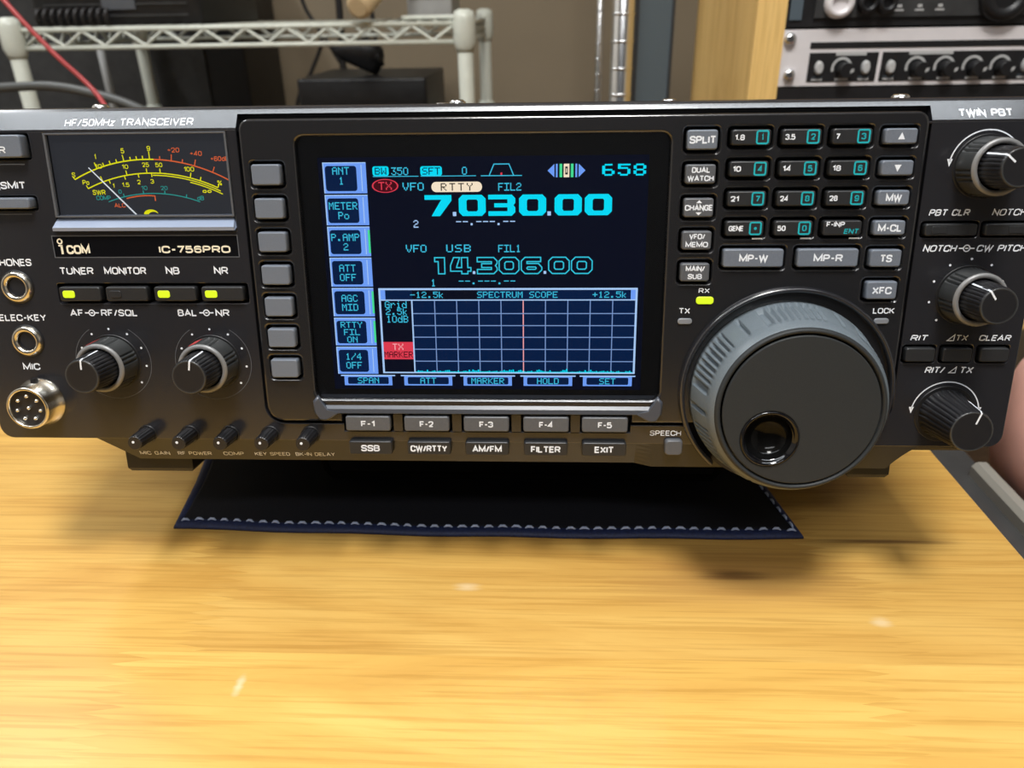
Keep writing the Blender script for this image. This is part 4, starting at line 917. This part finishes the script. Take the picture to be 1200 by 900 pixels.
# ---- things on and under the rack
def crate(name, label, cat, x0, x1, y0, y1, z0, z1, m, r=8, group=None):
    t = thing(name, label, cat, ((x0 + x1) / 2 * S, (y0 + y1) / 2 * S, DZ + z0 * S), group)
    w, d, h = (x1 - x0), (y1 - y0), z1 - z0; b = MB()
    b.loft([[(x, y, z) for x, y in rrect(0, 0, w - i, d - i, max(1, r - i / 2), 4)] for i, z in ((3, 0), (0, 3), (0, h - 4), (2, h - 1), (6, h))], m)
    b.build('body', t); return t, w, d, h
SH = 176.5 + 12.5 + 4.8
t, w, d, h = crate('equipment_case', 'black equipment case on the left half of the wire shelf', 'case', -786, -520, 1040, 1300, SH, SH + 190, blk)
b = MB()
for k in range(5): b.box(-w / 2 + 20, w / 2 - 20, -d / 2 - 2.5, -d / 2 + 2, 12 + 16 * k, 15 + 16 * k, dgrey)
b.build('vent_panel', t)
b = MB(); b.box(-20, 32, -d / 2 - 3, -d / 2 + 2, 22, 60, keyd); b.build('badge_plate', t)
t = thing('coiled_cord', 'black coiled cord lying in front of the case on the shelf', 'cord', (0, 0, DZ))
b = MB(); pts = []
for i in range(16 * 10):
    q = i / 16; cx_ = -775 + 12 * q; pts.append((cx_, 1022 + 9 * math.sin(2 * PI * q), SH + 13.5 - .9 * q + 0 * q + 9.5 * math.cos(2 * PI * q) + .9 * q))
b.tube(pts, 3.0, blackcab, 8); b.build('coil', t)
t, w, d, h = crate('black_cabinet', 'tall black cabinet standing on the floor behind the wire rack', 'cabinet', -1420, -610, 1440, 1665, ZF, 330, blk, 5)
b = MB(); b.box(-w / 2 + 14, w / 2 - 84, -d / 2 - 5, -d / 2 + 1, 30, h - 14, dgrey); dr = b.build('door', t)
b = MB(); b.tube([(w / 2 - 100, -d / 2 - 12, h * .55), (w / 2 - 100, -d / 2 - 12, h * .62)], 4, chrome, 8); b.box(w / 2 - 103, w / 2 - 97, -d / 2 - 12, -d / 2 - 4, h * .55, h * .555, chrome); b.box(w / 2 - 103, w / 2 - 97, -d / 2 - 12, -d / 2 - 4, h * .615, h * .62, chrome); b.build('handle', dr)
# pale dowel lying over the shelf edge
a0 = Vector((-262, 975, SH + 12)); a1 = Vector((-205, 1170, SH + 104))
b = MB(); dv = (a1 - a0)
b.tube([a0 - dv.normalized() * 1.5, a0, a0 + dv * .03, a1 - dv * .03, a1], [12, 17.5, 19.0, 19.0, 16], dowelm, 24)
b.build('wooden_dowel', label='pale round wooden dowel leaning over the front edge of the wire shelf', cat='dowel').location = (0, 0, DZ + 7 * S)
t, w, d, h = crate('grey_box', 'pale grey box standing on the right end of the wire shelf', 'box', -226, -150, 1190, 1330, SH, SH + 120, palegrey, 4)
b = MB(); b.box(-w / 2 + 4, w / 2 - 4, -d / 2 - 1, -d / 2 + 1, 30, 34, dgrey); b.build('seam', t)
b = MB(); b.loft([[(x, y, z) for x, y in rrect(-165, 1085, 92 - i, 120 - i, 10)] for i, z in ((3, SH), (0, SH + 1), (0, SH + 5), (3, SH + 6.5))], cream)
b.build('white_tray', label='white flat tray lying on the shelf next to the right post', cat='tray').location = (0, 0, DZ)
# black box and bag on the lower shelf
SL = 12 + 12.5 + 4.8
t, w, d, h = crate('recorder_box', 'low black box on the lower wire shelf just above the radio top', 'box', -405, -188, 1100, 1340, SL, SL + 78, blk, 5)
b = MB(); b.box(-w / 2 + 6, w / 2 - 6, -d / 2 - 2, -d / 2 + 1, 14, 18, dgrey); b.build('slot', t)
b = MB()
prof_ = [(-44, 30), (-30, 36), (0, 40), (16, 30), (30, 12), (36, 4)]
lo = []
for q, r in zip((0, .2, .45, .65, .85, 1.0), (34, 40, 37, 28, 16, 6)):
    lo.append([(-330 + 50 * q + r * 1.0 * math.cos(2 * PI * j / 20), 1180 + r * .5 * math.sin(2 * PI * j / 20), 160 - 46 * q + 8 * math.cos(2 * PI * j / 20)) for j in range(20)])
b.loft(lo, blk)
b.tube([(-300, 1180, 158), (-282, 1172, 140), (-272, 1170, 122)], 5, blk, 8)
b.build('black_pouch', label='black pouch hanging under the wire shelf above the black box', cat='pouch').location = (0, 0, DZ)
def cable(name, label, pts, r, m, cat='cable'):
    P = [Vector(p) for p in pts]; Q = []
    for i in range(len(P) - 1):
        p0, p1, p2, p3 = P[max(i - 1, 0)], P[i], P[i + 1], P[min(i + 2, len(P) - 1)]
        for k in range(8):
            t_ = k / 8; Q.append(.5 * ((2 * p1) + (-p0 + p2) * t_ + (2 * p0 - 5 * p1 + 4 * p2 - p3) * t_ ** 2 + (-p0 + 3 * p1 - 3 * p2 + p3) * t_ ** 3))
    Q.append(P[-1]); b = MB(); b.tube(Q, r, m, 10)
    o = b.build(name, label=label, cat=cat); o.location = (0, 0, DZ); return o
cable('red_cable', 'red cable slanting down in front of the wire rack', [(-600, 620, 300), (-541, 600, 224), (-505, 600, 176), (-462, 598, 125), (-425, 540, 70), (-400, 440, 22), (-385, 370, 2.6), (-380, 320, 2.6)], 2.6, redcab)
cable('grey_cable', 'thick grey cable arching behind the left end of the radio', [((x - 12.6) * 1.172 + 12.6, y * 1.172 + 44, 208.7 + (z - 208.7) * 1.172) for x, y, z in [(-640, 570, 138), (-590, 565, 143), (-544, 560, 144), (-490, 560, 144.5), (-440, 555, 136), (-398, 545, 124), (-372, 540, 108)]] + [(-430, 640, 72), (-450, 540, 40), (-470, 440, 16), (-480, 370, 5.4), (-482, 320, 5.4)], 5.4, greycab)
for nm, lb, pts, r in (('power_cord', 'thick black power cord hanging straight down behind the rack', [(-402, 1440, 320), (-404, 1440, 200), (-408, 1440, 120), (-410, 1435, 20), (-420, 1430, -200)], 7),
                       ('power_cord', 'thin black cord hanging beside the thick one behind the rack', [(-352, 1450, 320), (-344, 1450, 230), (-338, 1450, 150), (-335, 1440, -100)], 4.5),
                       ('power_cord', 'black cord bending down to the left behind the shelf', [(-500, 1460, 320), (-480, 1460, 220), (-452, 1460, 160), (-480, 1455, 95), (-520, 1450, 20), (-540, 1450, -200)], 4),
                       ('power_cord', 'black cord looping down to the right behind the shelf', [(-450, 1470, 165), (-425, 1465, 120), (-400, 1460, 80), (-380, 1450, -50)], 3.5)):
    cable(nm, lb, pts, r, blackcab)

t = thing('grey_pole', 'thin grey pole standing behind the left end of the wire rack', 'pole', (-840 * S, 1310 * S, 0))
b = MB(); b.tube([(0, 0, 0), (0, 0, 900), (0, 0, -ZF + 165)], 7, palegrey, 14); b.build('shaft', t)
b = MB(); b.tube([(0, 0, 0), (0, 0, 6), (0, 0, 8)], [22, 22, 10], dgrey, 20); b.build('base', t)

# ================================================================== POSTS BETWEEN THE RACKS
def ringed_post(name, label, x, y, r):
    t = thing(name, label, 'post', (x * S, y * S, 0)); b = MB(); pts = []; rad = []
    H_ = 1500; b.tube([(0, 0, 0), (0, 0, 760), (0, 0, H_)], r, chrome, 28); b.build('pole', t)
    for k in range(22):
        z = 800 + 26 * k + 9; b = MB(); b.tube([(0, 0, z - 1.6), (0, 0, z - .9), (0, 0, z + .9), (0, 0, z + 1.6)], [r, r + .9, r + .9, r], chrome, 28); b.build('ring', t)
ringed_post('chrome_post', 'ringed chrome post left of the dark grey steel post', 90, 630, 11.5)
ringed_post('chrome_post', 'thin chrome post standing behind the thicker ringed one', 104.5, 1250, 6.5)
t = thing('steel_upright', 'dark grey steel upright left of the wooden rack', 'post', (149 * S, 850 * S, 0))
b = MB(); b.box(-22, 22, -14, 14, 0, 1500, greyst); b.build('web', t)
for x in (-22.5, 22.5):
    b = MB(); b.box(x - 1.8, x + 1.8, -16, 16, 0, 1500, greyedge); b.build('flange', t)

# ================================================================== WOODEN RACK WITH AUDIO UNITS
RK = thing('wooden_rack', 'pale wooden equipment rack at the right behind the desk', 'rack', (0, 0, 0))
RX0, RX1 = 204.0, 231.0; RXR = RX1 + 535; RYF, RYB = 540.0, 850.0
for (x0, x1) in ((RX0, RX1), (RXR, RXR + 27)):
    b = MB(); b.box(x0, x1, RYF - 2, RYB, 0, 1500, boardwood); b.build('side_panel', RK)
for z in (0, 700, 1473):
    b = MB(); b.box(RX1, RXR, RYF + 10, RYB, z, z + 27, boardwood); b.build('cross_board', RK)
def DZu(z): return z - ZF                    # height above the floor
def unit(name, label, z0, z1, m, dep=240):
    t = thing(name, label, 'audio unit', (RX1 * S, RYF * S, DZ + z0 * S)); H_ = z1 - z0; b = MB()
    b.box(0, 534, 0, 4, 0, H_, m); b.build('front_plate', t)
    b = MB(); b.box(24, 510, 4, dep, 1, H_ - 1, blk); b.build('chassis', t)
    return t, H_
ytube = lambda b, x, z, prof, m, seg=24: b.loft([[(x + r * math.cos(2 * PI * j / seg), y, z + r * math.sin(2 * PI * j / seg)) for j in range(seg)] for r, y in prof], m, False, True)
t, H_ = unit('silver_rack_unit', 'silver rack unit with two black control fields and small knobs', 137.0, 186.0, silver)
def yrect(b, x0, x1, z0, z1, y, m): b.add([(x0, y, z0), (x1, y, z0), (x1, y, z1), (x0, y, z1)], [(0, 1, 2, 3)], m)
b = MB(); b.box(26, 508, -.5, 1, H_ - 16.5, H_ - 11, blk); b.build('slot', t)
for (x0, x1, nm) in ((26.5, 90, 0), (93.5, 300, 1), (303.5, 508, 2)):
    b = MB(); b.box(x0, x1, -.6, 1, 3.5, H_ - 20.0, blk)
    yrect(b, x0 + 24, x0 + 24 + (28 if nm == 0 else 40), H_ - 22.6, H_ - 19.6, -.7, palegrey)
    b.build('control_field', t)
for k, (x, big) in enumerate(((36, 0), (58, 1), (79, 0), (102, 0), (126, 1), (152, 1), (178, 1), (203, 1), (225, 0), (247, 1), (275, 1), (330, 0), (360, 1), (390, 1), (420, 1), (450, 1), (485, 0))):
    z = 14.5; b = MB()
    if big:
        ytube(b, x + 1.5, z - .5, [(7.0, -.6), (6.8, -10), (6.2, -12)], black)
        b.loft([[(x + 9.6 * math.cos(a) - .5, y, z + 9.6 * math.sin(a) + 1) for a in [math.radians(25 + 175 * j / 16) for j in range(17)]] + [(x + 7.4 * math.cos(a) - .5, y, z + 7.4 * math.sin(a) + 1) for a in [math.radians(200 - 175 * j / 16) for j in range(17)]] for y in (-.6, -.9)], palegrey, False, True, False)
        b.add([(x + 4.2, -12.2, z - 3.2), (x + 7.0, -12.2, z - 1.6), (x + 7.6, -12.2, z + 1.2), (x + 4.6, -12.2, z + .4)], [(0, 1, 2, 3)], palegrey)
        yrect(b, x - 5, x + 7, 4.6, 6.6, -.75, palegrey)
        b.build('knob', t)
    else:
        b.loft([[(x + r * .75 * math.cos(2 * PI * j / 16), y, z + 1.5 + r * 1.25 * math.sin(2 * PI * j / 16)) for j in range(16)] for r, y in ((5, -.6), (4.6, -5), (3.6, -6))], palegrey, False, True)
        yrect(b, x - 5, x + 5, 4.8, 6.2, -.75, palegrey); yrect(b, x - 5, x + 5, 7.2, 8.0, -.75, greyst); b.build('switch', t)
for (x, z) in ((6.5, 41), (9.5, 10)):
    b = MB(); ytube(b, x, z, [(5.6, -.2), (5.6, -2.2), (4.6, -4.4), (2.5, -5)], chrome, 20); b.build('screw', t)
t, H_ = unit('black_rack_unit', 'black rack unit with round knobs above the silver one', 188.0, 238.0, blk)
b = MB(); b.box(25, 509, -2.5, .5, 7.5, H_ - 2, dgrey)
for k in range(3):
    yrect(b, 96 + 18 * k, 104 + 18 * k, 12.2, 13.6, -2.7, palegrey); yrect(b, 98 + 18 * k, 102 + 18 * k, 15, 17.4, -2.7, palegrey)
b.build('control_field', t)
for x, r, m in ((45, 13, silver), (70, 9, black), (104, 9, black), (190, 22, black), (280, 12, black), (360, 12, black), (440, 12, black)):
    b = MB(); zk = 19.5 if r < 20 else 24
    ytube(b, x if x != 104 else 87, zk, [(r, -2.5), (r * .96, -9), (r * .8, -11), (r * .55, -11), (r * .5, -7)], m, 28); b.build('knob', t)
b = MB(); b.box(3, 14, -1.5, .5, 6, H_ - 4, greyst); b.build('ear', t)
t, H_ = unit('black_rack_unit', 'plain black rack unit just below the silver unit', 86.0, 135.5, blk)
b = MB(); b.box(60, 470, -1.2, .5, 10, 13, dgrey); b.build('slot', t)

# ================================================================== BESIDE THE DESK, RIGHT
t, w, d, h = crate('low_cabinet', 'low dark grey cabinet with a pale rail beside the right edge of the desk', 'cabinet', 218, 306, -230, 330, ZF, -74, greytop, 3)
b = MB(); b.box(-w / 2 + 4, w / 2 - 4, -d / 2 - 3, -d / 2 + 1, 30, h - 20, dgrey); dr = b.build('drawer_front', t)
b = MB(); b.tube([(-14, -d / 2 - 9, h - 60), (14, -d / 2 - 9, h - 60)], 3, chrome, 8); b.box(-13, -11, -d / 2 - 9, -d / 2 - 2, h - 61, h - 59, chrome); b.box(11, 13, -d / 2 - 9, -d / 2 - 2, h - 61, h - 59, chrome); b.build('handle', dr)
b = MB(); b.loft([[(x, y, z) for x, z in ((30, h - 1), (42, h - 1), (42, h + 7), (39, h + 10), (33, h + 10), (30, h + 7))] for y in (-d / 2 + 6, d / 2 - 140)], railm, smooth=False); b.build('edge_rail', t)
t = thing('stool', 'dark stool under the pink cushion right of the desk', 'stool', (396 * S, 190 * S, 0))
b = MB(); b.loft([[(r * math.cos(2 * PI * j / 32), r * math.sin(2 * PI * j / 32), z) for j in range(32)] for r, z in ((78, -ZF - 150), (82, -ZF - 146), (82, -ZF - 134), (78, -ZF - 130))], dgrey); b.build('seat', t)
for q in range(4):
    a = PI / 4 + PI / 2 * q; b = MB(); b.tube([(85 * math.cos(a), 85 * math.sin(a), 0), (60 * math.cos(a), 60 * math.sin(a), -ZF - 149)], 7, dgrey, 12); b.build('leg', t)
b = MB(); lo = []
for i in range(15):
    q = -PI / 2 + PI * i / 14; rr_ = max(.02, math.cos(q)) ** .7
    lo.append([((84 * rr_ * (1 + .05 * math.sin(3 * a + i * .4))) * math.cos(a), (84 * rr_ * (1 + .05 * math.sin(2 * a + 1))) * math.sin(a), 80 + 80 * math.sin(q) + 5 * math.sin(3 * a) * rr_ * (1 + math.sin(q)) * .5) for a in [2 * PI * j / 40 for j in range(40)]])
b.loft(lo, pink); b.build('form', label='soft pink rounded skin-like cushion out of focus beyond the right edge of the desk', cat='form').location = (393 * S, 190 * S, (-ZF - 130) * S)  # rounded stand-in for a blur taken for bare skin

# ---- repeats share a group phrase
for o in COL.objects:
    for k, g in (('ceiling_or_added_light', 'ceiling lights'), ('power_cord', 'black cords behind the wire rack'), ('chrome_post', 'chrome posts'), ('black_rack_unit', 'units in the wooden rack'), ('silver_rack_unit', 'units in the wooden rack')):
        if 'label' in o and 'category' in o and o.name.split('.')[0] == k: o['group'] = g
